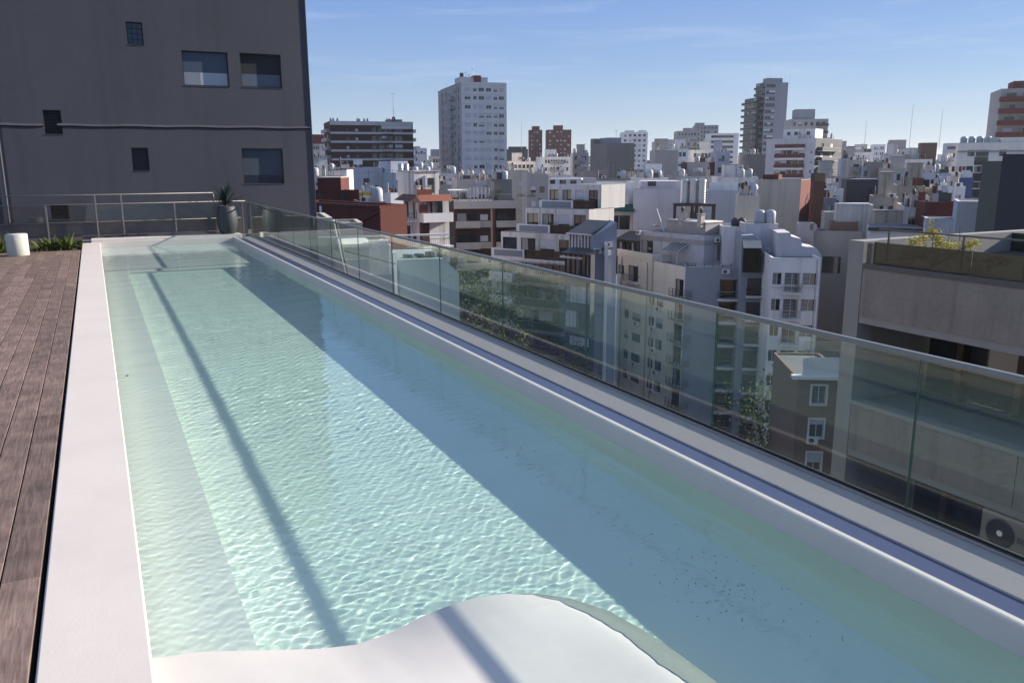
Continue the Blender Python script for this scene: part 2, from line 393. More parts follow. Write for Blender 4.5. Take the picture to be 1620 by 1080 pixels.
# leaf litter lying on the pool floor in the shade
def litter():
    b = MB(); r = random.Random(4); m = mat('wet dead leaves', (.26, .35, .29), .8, .4, 20)
    def leaf(x, y, s, a):
        k = 5 + r.randrange(3); pts = []
        for j in range(k):
            t = 2*math.pi*j/k; pts.append((x + s*math.cos(t)*math.cos(a) - s*.35*r.uniform(.5, 1.3)*math.sin(t)*math.sin(a), y + s*math.cos(t)*math.sin(a) + s*.35*r.uniform(.5, 1.3)*math.sin(t)*math.cos(a), FLOOR+.004 + r.uniform(0, .004)))
        b.poly(pts, m)
    for _ in range(120):
        t = r.gauss(0, 1); x = 3.25 + r.gauss(0, .22); y = 3.55 + .32*t + (3.25-x)*.6
        leaf(min(x, 3.79), y, r.uniform(.003, .013), r.uniform(-.3, 1.2))
    for _ in range(90):
        leaf(r.uniform(2.95, 3.8), r.uniform(3, 9) if r.random() < .8 else r.uniform(9, 16), r.uniform(.004, .017), r.uniform(0, 3))
    for _ in range(26): leaf(r.uniform(3.76, 3.82), r.uniform(3, 9), r.uniform(.006, .016), r.uniform(1.2, 1.9))
    o = b.build('leaf_litter'); tag(o, 'dark specks of leaf litter lying on the shaded pool floor', 'leaf litter', kind='stuff'); recv(o)
litter()
b = MB(); b.lathe([(.0, .012), (.014, .008), (.018, 0)], mat('dead leaf', (.04, .03, .028), .8, 0), (.14, 10.2, WL+.002), 7); tag(b.build('floating_leaf'), 'tiny dark leaf floating by the left edge of the pool', 'leaf')

# ---- deck
deck = struct(put('deck', None)); 
M_wood = wood_mat('mauve brown deck board', (.185, .13, .11))
b = MB(); b.box(-4.2, -.47, -2, 25.2, -.14, -.10, M_black); b.build('joist_frame', deck)
bcache = {}
def board_mesh(w, L):
    k = round(L, 2)
    if k not in bcache:
        b = MB(); e = .004
        b.box(0, w, 0, L, -.03, -e, M_wood, skip='f')
        b.poly([(e, e, 0), (w-e, e, 0), (w-e, L-e, 0), (e, L-e, 0)], M_wood)
        for q in ([(0, 0, -e), (w, 0, -e), (w-e, e, 0), (e, e, 0)], [(w, 0, -e), (w, L, -e), (w-e, L-e, 0), (w-e, e, 0)], [(w, L, -e), (0, L, -e), (e, L-e, 0), (w-e, L-e, 0)], [(0, L, -e), (0, 0, -e), (e, e, 0), (e, L-e, 0)]): b.poly(q, M_wood)
        bcache[k] = b.mesh('deck_board')
    return bcache[k]
pitch, gap = .196, .007
starts = {0: 8.29, 1: 7.77, 2: 8.43}
for i in range(19):
    x = -.468 - (i+1)*pitch + gap
    y = starts.get(i, 7 + rnd.uniform(0, 3)) - 11
    while y < 25.2:
        L = rnd.choice([2.4, 2.8, 3.2, 3.6]); 
        if i < 3 and y < starts[i] <= y + L + 1.2: L = starts[i] - y
        y1 = min(y+L, 25.2)
        if y1 - y > .3 and y1 > -.5:
            o = put('deck_board', board_mesh(pitch-gap, round(y1-y-.004, 2)), deck, (x, y, -.004 + rnd.uniform(-.0015, .0015)))
        y = y1
# ---- terrace structure under everything
b = MB(); b.box(-5, 4.44, -2.5, 30.2, -1.6, -.97, M_conc2); struct(b.build('roof_slab'))
b = MB(); b.box(-5, -.46, 25.2, 30.2, -.6, -.06, mat('planting soil', (.03, .022, .016), .95, .3, 6)); struct(b.build('planting_bed'))
b = MB(); b.box(-.45, 4.3, 27.952, 30.2, -.6, .02, M_conc2); struct(b.build('terrace_floor'))
b = MB(); b.box(-5, 4.46, -2.5, 30.3, -36, -1.62, C['gray']); tag(b.build('own_building'), 'grey building body below the roof terrace and pool', 'building')

# ---- long glass balustrade
rail = thing('glass_balustrade', 'long frameless green glass balustrade with steel handrail beside the pool', 'balustrade', (4.43, 0, 0))
seams = [-1.0, 1.25, 3.25, 5.12, 7.12, 9.10, 11.2, 13.39, 15.41, 17.45, 19.4, 21.25, 23.2, 25.1, 26.9, 28.2]
for a, q in zip(seams[:-1], seams[1:]):
    b = MB(); x0, x1, z0, z1 = -.006, .006, .02, 1.03; a2, q2 = a+.005, q-.005
    b.poly([(x0, a2, z0), (x0, a2, z1), (x0, q2, z1), (x0, q2, z0)], M_grail)
    b.poly([(x1, a2, z0), (x1, q2, z0), (x1, q2, z1), (x1, a2, z1)], M_grail)
    b.poly([(x0, a2, z0), (x1, a2, z0), (x1, a2, z1), (x0, a2, z1)], M_gedge)
    b.poly([(x0, q2, z0), (x0, q2, z1), (x1, q2, z1), (x1, q2, z0)], M_gedge)
    b.build('glass_panel', rail)
M_hand = mat('dark grey handrail metal', (.20, .20, .195), .45, .06, 3, metal=.3)
b = MB(); b.box(-.021, .021, -1.5, 28.25, 1.026, 1.064, M_hand); o = b.build('handrail', rail)
md = o.modifiers.new('b', 'BEVEL'); md.width = .006; md.segments = 2
b = MB(); b.box(-.022, -.009, -1.5, 28.25, .02, .036, M_steel); b.box(-.009, -.007, -1.5, 28.25, .02, .044, M_black); b.box(.007, .025, -1.5, 28.25, .02, .05, M_black); b.build('base_channel', rail)

# ---- back railing
br = thing('back_railing', 'steel post railing with glass infill behind the far end of the pool', 'railing', (0, 28.2, 0))
for x in (-3.9, -2.6, -1.31, .02, .74, 2.24, 4.3):
    h = {.02: 1.36, .74: 1.36}.get(x, 1.08)
    b = MB(); b.box(x-.02, x+.02, -.02, .02, -.06, h, mat('dull grey post', (.20, .18, .172), .55, .1, 3)); b.box(x-.05, x+.05, -.05, .05, -.06, .035, M_steel); b.build('post', br)
M_hand2 = mat('dull grey railing tube', (.22, .20, .19), .5, .1, 3, metal=.3)
for z, x0, x1, r in ((1.37, -4.2, 3.42, .016), (1.09, -4.2, 4.40, .016), (.56, -4.2, 4.30, .012)):
    b = MB(); b.beam((x0, 0, z), (x1, 0, z), r, M_hand2, 8)
    if z > 1.3: b.beam((x1, 0, z), (x1+.02, 0, 1.09), r, M_hand2, 8)
    b.build('rail', br)
for x0, x1 in ((-3.9, -2.6), (-2.6, -1.31), (-1.31, .02), (.02, .74), (.74, 2.24), (2.24, 4.3)):
    b = MB(); b.box(x0+.04, x1-.04, -.005, .005, .58, 1.06, M_gback); b.build('glass_panel', br)
sw = thing('slat_screen', 'low screen of grey brown horizontal boards behind the back railing', 'screen', (0, 28.34, 0))
M_slat = mat('grey brown screen board', (.135, .112, .108), .85, .25, 2)
for k in range(4):
    b = MB(); b.box(-4.4, 4.28, 0, .03, .0+.15*k, .143+.15*k, M_slat); b.build('slat', sw)
for x in (-2.9, -.9, 1.1, 3.1):
    b = MB(); b.box(x, x+.06, .032, .09, -.06, .6, M_dsteel); b.build('post', sw)

# ---- planter with spiky plant
M_pot = mat('dark grey fibre clay', (.042, .045, .05), .6, .12, 4, 0, .15, 60)
pl = thing('tall_planter', 'tall tapered dark grey round planter on the far pool corner', 'planter', (3.72, 27.66, .09))
b = MB(); b.lathe([(.20, 0), (.235, .03), (.30, .22), (.325, .42), (.315, .6), (.27, .82), (.25, .88), (.225, .88), (.22, .80), (0, .80)], M_pot, n=32); b.build('pot', pl)
b = MB(); b.lathe([(.0, .815), (.21, .81)], mat('potting soil', (.02, .015, .012), .95, .2, 20), n=16, cap=False); b.build('soil', pl)
M_yuc = leaf_mat('dark spiky leaf', (.018, .03, .026), (.04, .058, .048))
yu = thing('spiky_plant', 'dark spiky leaved yucca growing in the tall grey planter', 'plant', (3.72, 27.66, .90))
def blade(b, o, az, el, L, w, m, droop=.5, n=5):
    o = Vector(o); dirh = Vector((math.cos(az), math.sin(az), 0)); side = Vector((-math.sin(az), math.cos(az), 0))
    pts = []; p = o.copy(); e = el
    for i in range(n+1):
        t = i/n; ww = w*(1-t)**.7*(.6+.8*min(1, t*4)) if t < 1 else 0
        pts.append((p - side*ww/2, p + side*ww/2)); p = p + (dirh*math.cos(e) + Vector((0, 0, 1))*math.sin(e))*(L/n); e -= droop/n
    i0 = len(b.v); k = b.mi(m)
    for a, c in pts: b.v += [tuple(a), tuple(c)]
    for i in range(n): b.f.append((i0+2*i, i0+2*i+1, i0+2*i+3, i0+2*i+2)); b.m.append(k); b.smooth.append(True)
b = MB(); b.beam((0, 0, -.09), (0, 0, .12), .04, M_brown, 8, .03); b.build('stem', yu)
for k in range(60):
    if k % 20 == 0: b = MB()
    az = rnd.uniform(0, 6.28); el = rnd.uniform(.35, 1.5); blade(b, (0, 0, .06+rnd.uniform(0, .1)), az, el, rnd.uniform(.5, .8), .055, M_yuc, .25)
    if k % 20 == 19: b.build('foliage', yu)

# ---- concrete cylinder stool and plants in the bed
cs = MB(); cs.lathe([(.245, 0), (.25, .01), (.25, .53), (.24, .545), (0, .55)], mat('pale pitted concrete', (.47, .47, .42), .9, .2, 6, 0, .6, 35), n=40)
tag(cs.build('concrete_stool', loc=(-1.86, 24.35, 0)), 'pale round concrete stool standing at the far end of the deck', 'stool')
M_ag = leaf_mat('lily leaf', (.05, .085, .018), (.15, .16, .05))
def lily(x, y, n, L, label, seed):
    r = random.Random(seed); t = thing('strap_leaf_plant', label, 'plant', (x, y, -.06), group='plants in the bed behind the deck')
    b = MB()
    for k in range(n):
        blade(b, (r.uniform(-.12, .12), r.uniform(-.12, .12), 0), r.uniform(0, 6.28), r.uniform(.7, 1.5), L*r.uniform(.6, 1.1), .05, M_ag, r.uniform(.6, 1.8), 5)
    b.build('foliage', t)
    b = MB(); b.beam((0, 0, -.05), (0, 0, .12), .03, M_ag, 6, .015); b.build('stem', t)
for i, (x, y, n, L, lab) in enumerate((
    (-2.42, 25.55, 70, .62, 'green strap leaved plant left of the concrete stool at the frame edge'),
    (-2.05, 26.3, 50, .6, 'strap leaved plant half hidden behind the concrete stool'),
    (-1.45, 25.6, 46, .42, 'low strap leaved plant just right of the concrete stool'),
    (-1.12, 25.9, 46, .5, 'strap leaved plant midway between stool and pool coping'),
    (-.80, 25.7, 60, .62, 'tallest strap leaved plant nearest the pool coping'),
    (-.60, 26.5, 30, .38, 'small strap leaved plant tucked against the pool coping end'),
    (-1.3, 26.7, 44, .46, 'strap leaved plant at the back of the bed under the railing'))):
    lily(x, y, n, L, lab, 20+i)

# ---- tall dark grey building closing the terrace
YW = 31.
gb = thing('grey_rendered_building', 'tall dark grey rendered building wall with small square windows closing the terrace', 'building', (0, YW, -36))
gz = 36.
wins = [(1.48, 1.97, 6.11, 6.82, 'block'), (3.11, 4.59, 4.88, 6.02, 'blind'), (5.0, 6.39, 4.9, 6.04, 'blind2'), (4.84, 6.26, 1.57, 2.81, 'dark'), (-1.2, -.69, 3.23, 3.98, 'louvre'), (1.27, 1.79, 2.06, 2.82, 'plain'), (-1.31, -.79, .52, 1.0, 'louvre')]
XR = 7.34; XL = -9.
b = MB()
holes = [(a-XL, c-XL, gz+z0, gz+z1) for a, c, z0, z1, k in wins]
b.wall((XL, 0, 0), (1, 0, 0), XR-XL, 0, gz+12, holes, M_wgray, .2, M_wgray2)
b.poly([(XR, 0, 0), (XR, 14, 0), (XR, 14, gz+12), (XR, 0, gz+12)], M_wgray); b.poly([(XL, 0, gz+12), (XR, 0, gz+12), (XR, 14, gz+12), (XL, 14, gz+12)], M_wgray)
b.poly([(XL, 0, 0), (XL, 14, 0), (XL, 14, gz+12), (XL, 0, gz+12)][::-1], M_wgray)
b.build('wall', gb)
b = MB(); n = 40
for i in range(n):       # slightly wavy plaster string course
    xa, xb = XL+(XR-XL)*i/n, XL+(XR-XL)*(i+1)/n; za = gz+3.50+.012*math.sin(i*1.3)+.0045*xa; zb = gz+3.50+.012*math.sin((i+1)*1.3)+.0045*xb
    if not (-1.25 < (xa+xb)/2 < -.64):
        b.poly([(xa, -.035, za), (xb, -.035, zb), (xb, -.0, zb+.07), (xa, -.0, za+.07)], M_wgray); b.poly([(xa, -.002, za-.05), (xb, -.002, zb-.05), (xb, -.035, zb), (xa, -.035, za)], M_wgray2)  # underside painted dark for the shade below the course
    elif b.f:
        b.build('string_course', gb); b = MB()
b.build('string_course', gb)
b = MB(); b.box(-2.42, -2.38, -.004, .0, 0, gz+12, M_wgray2); b.beam((-2.5, -.05, 0), (-2.5, -.05, gz+12), .03, M_wgray, 8); b.build('joint', gb)
b = MB(); b.box(XR-.0, XR+.03, -.03, .25, gz-10, gz+12, M_wgray); b.build('corner_trim', gb)
M_blind = mat('grey roller blind', (.20, .23, .28), .8, .05, 2)
M_blindl = mat('light roller blind', (.36, .40, .46), .8, .05, 2)
M_skyp = mat('reflecting pane', (.02, .028, .045), .04, 0, spec=.35)
for a, c, z0, z1, k in wins:
    w, h = c-a, z1-z0
    fr = MB(); t = .035 if w > 1 else .02
    for q in ((0, w, 0, t), (0, w, h-t, h), (0, t, t, h-t), (w-t, w, t, h-t)): fr.box(q[0], q[1], .10, .16, q[2], q[3], M_frame)
    fr.box(-.015, w+.015, -.012, .08, -.02, -.002, M_wgray)
    f = fr.build('window', gb, (a, 0, gz+z0))
    if k in ('block',):
        for i in range(3):
            for j in range(4):
                g = MB(); g.box(t+i*(w-2*t)/3+.008, t+(i+1)*(w-2*t)/3-.008, .12, .15, t+j*(h-2*t)/4+.008, t+(j+1)*(h-2*t)/4-.008, mat('glass block', (.03, .045, .075), .15, .1, 9)); g.build('glass_block', f)
        g = MB(); g.box(t, w-t, .15, .17, t, h-t, M_dark); g.build('backing', f)
    elif k == 'louvre':
        for j in range(7):
            zz = t + (j+.5)*(h-2*t)/7; g = MB(); Mx = Matrix.Translation((0, .12, zz)) @ Matrix.Rotation(R_(-35), 4, 'X'); g.box(t, w-t, -.03, .03, -.004, .004, mat('louvre slat', (.06, .06, .068), .6, .1, 9), Mx); g.build('slat', f)
        g = MB(); g.box(t, w-t, .16, .18, t, h-t, M_dark); g.build('backing', f)
    else:
        g = MB(); g.box(t, w-t, .125, .135, t, h-t, M_skyp if k != 'plain' else M_dark); g.build('pane', f)
        if k == 'blind': g = MB(); g.box(w*.38, w-t, .118, .124, t+.01, h*.4, M_blindl); g.box(t, w*.38, .118, .124, t+.01, h*.4, M_blind); g.box(t, w-t, .118, .124, h*.4+.003, h-t, mat('deep blue blind', (.05, .07, .11), .5, 0)); g.build('blind', f)
        if k == 'blind2': g = MB(); g.box(t, w-t, .118, .124, t+.01, h*.4, mat('slate blind', (.085, .11, .15), .7, 0)); g.box(t, w-t, .118, .124, h*.4+.003, h-t, M_dark); g.build('blind', f)
        if k == 'dark': g = MB(); g.box(t, w-t, .118, .124, h*.25, h-t, mat('slate blind low', (.045, .06, .085), .7, 0)); g.build('blind', f)

# ================================================================== THE CITY
GZ = -36.0
b = MB(); b.poly([(-9000, -9000, GZ), (9000, -9000, GZ), (9000, 9000, GZ), (-9000, 9000, GZ)], M_asph); struct(b.build('ground'))

_wc = {}
def window_mesh(w, h, var, fr):
    """window in its opening: frame ring, mullion, pane and (by variant) roller shutter or curtain; outside is -y"""
    k = (round(w, 1), round(h, 1), var, fr.name)
    if k in _wc: return _wc[k]
    b = MB(); t = min(.06, w*.06); d0, d1 = .08, .13; H2 = w/2
    for q in ((-H2, H2, 0, t), (-H2, H2, h-t, h), (-H2, -H2+t, t, h-t), (H2-t, H2, t, h-t)): b.box(q[0], q[1], d0, d1, q[2], q[3], fr)
    if w > .8: b.box(-t/2, t/2, d0, d1, t, h-t, fr)
    b.poly([(-H2, d1, 0), (H2, d1, 0), (H2, d1, h), (-H2, d1, h)], M_pane)
    if var in (1, 2, 3):
        zz = {1: .45, 2: .04, 3: .72}[var]*h
        b.box(-H2+t*.5, H2-t*.5, .05, .075, zz, h, M_shut)
    if var == 4: b.poly([(-H2+t, d1-.01, t), (-.05, d1-.01, t), (-.15, d1-.01, h-t), (-H2+t, d1-.01, h-t)], M_curt)
    _wc[k] = (b.mesh('window'), w, h); return _wc[k]
_bc = {}
def balcony_mesh(w, p, style, m, hh=1.0):
    k = (round(w, 1), round(p, 1), style, m.name, hh)
    if k in _bc: return _bc[k]
    b = MB(); W2 = w/2
    b.box(-W2, W2, -p, .0, -.14, 0, C['white'] if style == 'rail' else C['gray'] if style == 'glass' else m)
    if style == 'solid':
        b.box(-W2, W2, -p, -p+.1, 0, hh, m); b.box(-W2, -W2+.1, -p+.1, 0, 0, hh, m); b.box(W2-.1, W2, -p+.1, 0, 0, hh, m)
    elif style == 'glass':
        b.box(-W2, W2, -p, -p+.02, .05, hh-.05, m); b.box(-W2, W2, -p-.01, -p+.04, hh-.05, hh, M_steel)
        b.box(-W2, -W2+.02, -p+.05, 0, .05, hh, m); b.box(W2-.02, W2, -p+.05, 0, .05, hh, m)
    else:
        b.box(-W2, W2, -p, -p+.05, hh-.05, hh, m); b.box(-W2, -W2+.05, -p+.05, 0, hh-.05, hh, m); b.box(W2-.05, W2, -p+.05, 0, hh-.05, hh, m)
        n = max(2, int(w/.22))
        for i in range(n+1): x = -W2+.02 + (w-.06)*i/n; b.box(x, x+.025, -p+.01, -p+.035, 0, hh-.05, m)
        for i in range(1, max(2, int(p/.25))): 
            y = -p+i*.25
            b.box(-W2, -W2+.02, y, y+.02, 0, hh-.05, m); b.box(W2-.02, W2, y, y+.02, 0, hh-.05, m)
    _bc[k] = b.mesh('balcony'); return _bc[k]
def tank_mesh():
    if 'tank' not in _bc:
        b = MB(); b.lathe([(.55, 0), (.58, .05), (.58, 1.2), (.45, 1.45), (.2, 1.55), (0, 1.57)], mat('pale water tank', (.36, .38, .42), .5, .1, 2), n=14); _bc['tank'] = b.mesh('water_tank')
    return _bc['tank']
def ac_mesh():
    if 'ac' not in _bc:
        b = MB(); b.box(-.42, .42, -.36, -.06, 0, .56, C['white']); b.lathe([(.0, 0), (.20, 0), (.22, .012)], M_dsteel, n=14, cap=False)
        i = len(b.v) - 42
        for j in range(i, len(b.v)): x, y, z = b.v[j]; b.v[j] = (x-.1, -.362-z, y+.28)
        b.box(-.4, -.36, -.3, 0, -.04, 0, M_dsteel); b.box(.36, .4, -.3, 0, -.04, 0, M_dsteel); _bc['ac'] = b.mesh('air_conditioner')
    return _bc['ac']
def chim_mesh():
    if 'chim' not in _bc:
        b = MB(); b.box(-.3, .3, -.3, .3, 0, 1.3, C['beige']); b.box(-.38, .38, -.38, .38, 1.3, 1.4, C['gray']); b.lathe([(.16, 1.4), (.16, 1.7), (.26, 1.72), (.05, 1.95)], M_dsteel, n=8); _bc['chim'] = b.mesh('chimney')
    return _bc['chim']
def aerial_mesh():
    if 'aer' not in _bc:
        b = MB(); b.beam((0, 0, 0), (0, 0, 3.2), .03, M_dsteel, 4); b.beam((-.6, 0, 3), (.6, 0, 3), .02, M_dsteel, 4)
        for i in range(6): b.beam((-.5+i*.2, -.3+.03*i, 3), (-.5+i*.2, .3-.03*i, 3), .012, M_dsteel, 3)
        _bc['aer'] = b.mesh('aerial')
    return _bc['aer']

class Bld:
    """A box building. K is its nearest upper corner, seen at photo pixel (kx, ky) at horizontal distance `dist`.
    The right face recedes to the right at `a` degrees from square-on, the left face recedes at 90-a."""
    def __init__(s, label, kx, ky, dist, a=8, xl=None, xr=None, W=None, D=None, m='white', base=GZ, cat='building', name='apartment_building', group=None, seed=None):
        s.K = at_d(kx, ky, dist); d = ray(kx, ky); az = math.atan2(d[0], d[1])
        fw = np.array([math.sin(az), math.cos(az)]); rt = np.array([math.cos(az), -math.sin(az)]); a = R_(a)
        s.u = rt*math.cos(a) + fw*math.sin(a); s.v = -rt*math.sin(a) + fw*math.cos(a)
        s.base = base; s.H = s.K[2] - base
        s.W = W if W is not None else s._hit(xr, ky, s.u); s.D = D if D is not None else s._hit(xl, ky, s.v)
        s.root = thing(name, label, cat, (s.K[0], s.K[1], base), math.atan2(s.u[1], s.u[0]), group)
        s.m = C[m] if isinstance(m, str) else m; s.holes = {'R': [], 'L': [], 'S': [], 'B': []}; s.r = random.Random(seed if seed is not None else int(kx*13+ky))
        s.dist = dist; s.mf = {}
    def _hit(s, x, y, e):
        d = ray(x, y)[:2]; A = np.array([e, -d]).T; t = np.linalg.solve(A, -(s.K[:2])); return float(abs(t[0]))
    def R(s, x, y):      # photo pixel -> (u, z) on the right face
        d = ray(x, y); A = np.array([s.u, -d[:2]]).T; t = np.linalg.solve(A, -s.K[:2]); return float(t[0]), float(CH + d[2]*t[1] - s.base)
    def L(s, x, y):
        d = ray(x, y); A = np.array([s.v, -d[:2]]).T; t = np.linalg.solve(A, -s.K[:2]); return float(t[0]), float(CH + d[2]*t[1] - s.base)
    def part(s, b, name, loc=None, rz=0): return b.build(name, s.root, loc, rz)
    def place(s, me, name, face, u, z, out=0.):
        if face == 'R': return put(name, me, s.root, (u, -out, z), 0)
        if face == 'L': return put(name, me, s.root, (-out, u, z), -math.pi/2)
        if face == 'S': return put(name, me, s.root, (s.W+out, u, z), math.pi/2)
    def wins(s, face, us, zs, w, h, fr=None, shut=(0, 0, 1, 2, 4), name='window', sill=False):
        fr = fr or M_frame; lim = s.D if face in 'LS' else s.W
        for z in zs:
            for u in us:
                if u-w/2 < .1 or u+w/2 > lim-.1 or z+h > s.H-.1: continue
                s.holes[face].append((u-w/2, u+w/2, z, z+h)); me = window_mesh(w, h, s.r.choice(shut), fr)[0]
                o = s.place(me, name, face, u, z)
                if sill: b = MB(); b.box(-w/2-.1, w/2+.1, -.12, .0, -.08, -.005, C['white']); b.build('sill', o)
    def grid(s, face, n, w, h, fh=2.9, top=1.3, nf=8, u0=None, u1=None, **kw):
        lim = s.D if face in 'LS' else s.W; u0 = .6 if u0 is None else u0; u1 = lim-.6 if u1 is None else u1
        s.wins(face, [u0 + (u1-u0)*(i+.5)/n for i in range(n)], [s.H - top - h - fh*k for k in range(nf) if s.H-top-h-fh*k > 0], w, h, **kw)
    def balc(s, face, uc, w, p, style, m, fh=2.9, top=2.6, nf=6, door=True, hh=1.0, dw=None, ac=.0):
        m = C[m] if isinstance(m, str) else m
        for k in range(nf):
            z = s.H - top - fh*k
            if z < 1: break
            if door:
                d = dw or min(w-.4, 2.6)
                if (z+2.2 < s.H-.1): s.holes[face].append((uc-d/2, uc+d/2, z, z+2.2)); s.place(window_mesh(d, 2.2, s.r.choice((0, 0, 4, 1)), M_frame)[0], 'balcony_door', face, uc, z)
            s.place(balcony_mesh(w, p, style, m, hh), 'balcony', face, uc, z-.02)
            if s.r.random() < ac: s.place(ac_mesh(), 'air_conditioner', face, uc + w/2 + .5, z+1.3)
    def finish(s, roof=None, parapet=.0, pm=None, cut=None):
        b = MB(); mf = lambda f: s.mf.get(f, s.m)
        b.wall((0, 0, 0), (1, 0, 0), s.W, 0, s.H, s.holes['R'], mf('R'))
        b.wall((0, s.D, 0), (0, -1, 0), s.D, 0, s.H, [(s.D-h[1], s.D-h[0], h[2], h[3]) for h in s.holes['L']], mf('L'))
        b.wall((s.W, 0, 0), (0, 1, 0), s.D, 0, s.H, s.holes['S'], mf('S'))
        b.wall((s.W, s.D, 0), (-1, 0, 0), s.W, 0, s.H, s.holes['B'], mf('S'))
        s.part(b, 'wall')
        b = MB(); zr = s.H - (parapet or .05)
        b.poly([(.02, .02, zr), (s.W-.02, .02, zr), (s.W-.02, s.D-.02, zr), (.02, s.D-.02, zr)], roof or M_roofg)
        t = .18; pm = pm or s.m
        if parapet:
            for q in ((t, s.W-t, t, t+.01), (t, s.W-t, s.D-t-.01, s.D-t), (t, t+.01, t+.01, s.D-t-.01), (s.W-t-.01, s.W-t, t+.01, s.D-t-.01)): b.box(q[0], q[1], q[2], q[3], zr, s.H, pm)
            for q in ((0, s.W, -.0, t), (0, s.W, s.D-t, s.D), (0, t, t, s.D-t), (s.W-t, s.W, t, s.D-t)): b.box(q[0]-.02, q[1]+.02, q[2]-.02 if q[2] < .1 else q[2], q[3]+.02 if q[3] > s.D-.1 else q[3], s.H+.002, s.H+.05, pm)
        s.part(b, 'roof'); return s
    def boxp(s, name, u0, u1, v0, v1, z0, z1, m):
        b = MB(); b.box(u0, u1, v0, v1, z0, z1, C[m] if isinstance(m, str) else m); return s.part(b, name)
    def clutter(s, house=1, tanks=0, chim=0, aer=0, ac=0, m=None):
        r = s.r; z = s.H - .05
        b = MB(); mm = (C['white'], C['gray'], M_dsteel, C['brick'], C['creamd'], M_steel)
        for _ in range(7):
            u, v, h = r.uniform(.3, max(.4, s.W-.4)), r.uniform(.3, max(.4, min(s.D, 8)-.4)), r.uniform(.4, 1.6); b.beam((u, v, z), (u, v, z+h), .05, r.choice(mm), 5)
            if r.random() < .5: b.box(u, min(u+r.uniform(.5, 2), s.W-.1), v, v+.12, z, z+r.uniform(.5, 1.3), r.choice(mm))
        if r.random() < .5:
            u, v = r.uniform(.3, max(.4, s.W-2.4)), r.uniform(.4, max(.5, min(s.D, 6)-.5)); b.box(u, u+.05, v, v+.05, z, z+1.8, M_steel); b.box(u+2, u+2.05, v, v+.05, z, z+1.8, M_steel); b.box(u, u+2.05, v+.02, v+.03, z+1.7, z+1.73, M_steel)
            for q in range(4): b.box(u+.1+q*.48, u+.5+q*.48, v+.015, v+.03, z+1.7-r.uniform(.4, .9), z+1.7, r.choice((C['white'], C['terral'], C['bluew'], C['cream'])))
        o = s.part(b, 'roof_pipes'); o['kind'] = 'stuff'
        for _ in range(house):
            w, d, h = min(r.uniform(2.5, 5), s.W*.5), min(r.uniform(2.5, 5), s.D*.5), r.uniform(2.2, 3.2); u, v = r.uniform(.4, max(.5, s.W-w-.4)), r.uniform(.8, max(.9, s.D-d-.4))
            o = s.boxp('stair_house', u, u+w, v, v+d, z, z+h, m or s.m); b = MB(); b.box(u-.1, u+w+.1, v-.1, v+d+.1, z+h+.002, z+h+.12, C['gray']); b.build('cap', o)
        for me, n, nm in ((tank_mesh(), tanks, 'water_tank'), (chim_mesh(), chim, 'chimney'), (aerial_mesh(), aer, 'aerial'), (ac_mesh(), ac, 'air_conditioner')):
            for _ in range(n): put(nm, me, s.root, (r.uniform(.6, max(.7, s.W-.6)), r.uniform(.6, max(.7, min(s.D, 9)-.6)), z), r.uniform(-.3, .3))
        return s

# ------------------------------------------------ far skyline
def far(label, xl, xr, top, dist, m, a=6, D=None, n=5, w=None, h=1.4, fh=3.0, nf=9, cap=None, capm=None, fr=None, **kw):
    B = Bld(label, xl, top, dist, a, xr=xr, D=D or dist*.05+8, m=m)
    if n: B.grid('R', n, w or B.W/n*.5, h, fh, 1.2, nf, fr=fr, **kw)
    B.finish(parapet=.5)
    for (ca, cb, ct) in cap or ():
        u0, z1 = B.R(ca, ct); u1, _ = B.R(cb, ct); B.boxp('plant_room', max(.3, u0), min(u1, B.W-.3), 1, min(B.D-1, 9), B.H-.04, z1, capm or m)
    return B
far('slim red brick tower block with a stepped cap on the skyline', 841, 861, 206, 640, 'brick', 5, 12, 4, nf=9, cap=[(846, 857, 200)])
far('wider red brick tower block right beside its slim twin', 869, 907, 206, 620, 'brick', 5, 16, 6, nf=9, cap=[(880, 894, 199)])
B = far('white apartment tower with columns of balconies standing alone on the skyline', 987, 1028, 211, 520, 'white', 5, 16, 5, nf=11, cap=[(993, 1007, 208), (1014, 1026, 208)])
B.balc('R', B.W*.5, 3.4, 1.2, 'solid', 'white', 3.0, 3.6, 10, door=False)
far('pale stepped block at the left foot of the skyline cluster', 1040, 1074, 226, 560, 'bluew', 8, 18, 6, cap=[(1052, 1072, 223)])
far('grey apartment block with a square plant room left in the skyline cluster', 1074, 1112, 210, 540, 'gray', 6, 18, 7, cap=[(1086, 1099, 205)])
far('dark glass topped block rising behind the skyline cluster', 1103, 1140, 201, 640, 'blueg', 6, 18, 6, cap=[(1104, 1118, 197)])
B = far('broad white horizontally banded block right in the skyline cluster', 1127, 1172, 214, 520, 'white', 10, 18, 1, w=.5, nf=0)
for k in range(9): B.boxp('window_band', .6, B.W-3, -.05, .05, B.H-2.6-3*k, B.H-1.2-3*k, M_pane)
far('low dark domed hall roof against the sky right of the white tower', 803, 838, 236, 700, 'dark', 4, 20, 0, cap=[(808, 836, 232)])
B = Bld('tall glass apartment tower with stepped left shoulder on the skyline', 1215, 134, 430, 28, xl=1200, xr=1251, m='blueg')
B.mf['L'] = C['glassb']
B.grid('L', 5, B.D/5*.75, 2.0, 3.0, .6, 26, shut=(0, 0, 0, 3, 4)); B.grid('R', 3, 1.6, 1.6, 3.0, .8, 26, u0=.5, u1=B.W*.45, shut=(0, 0, 1))
B.balc('L', B.D*.5, B.D-.5, 1.1, 'glass', M_frame, 3.0, 2.9, 24, door=False)
B.finish(parapet=.6); B.boxp('plant_room', 2, B.W-2, 2, B.D-3, B.H-.04, B.H+2.2, 'blueg')
for k in range(6): put('aerial', aerial_mesh(), B.root, (1+k*2.5, 1.5, B.H+.05))
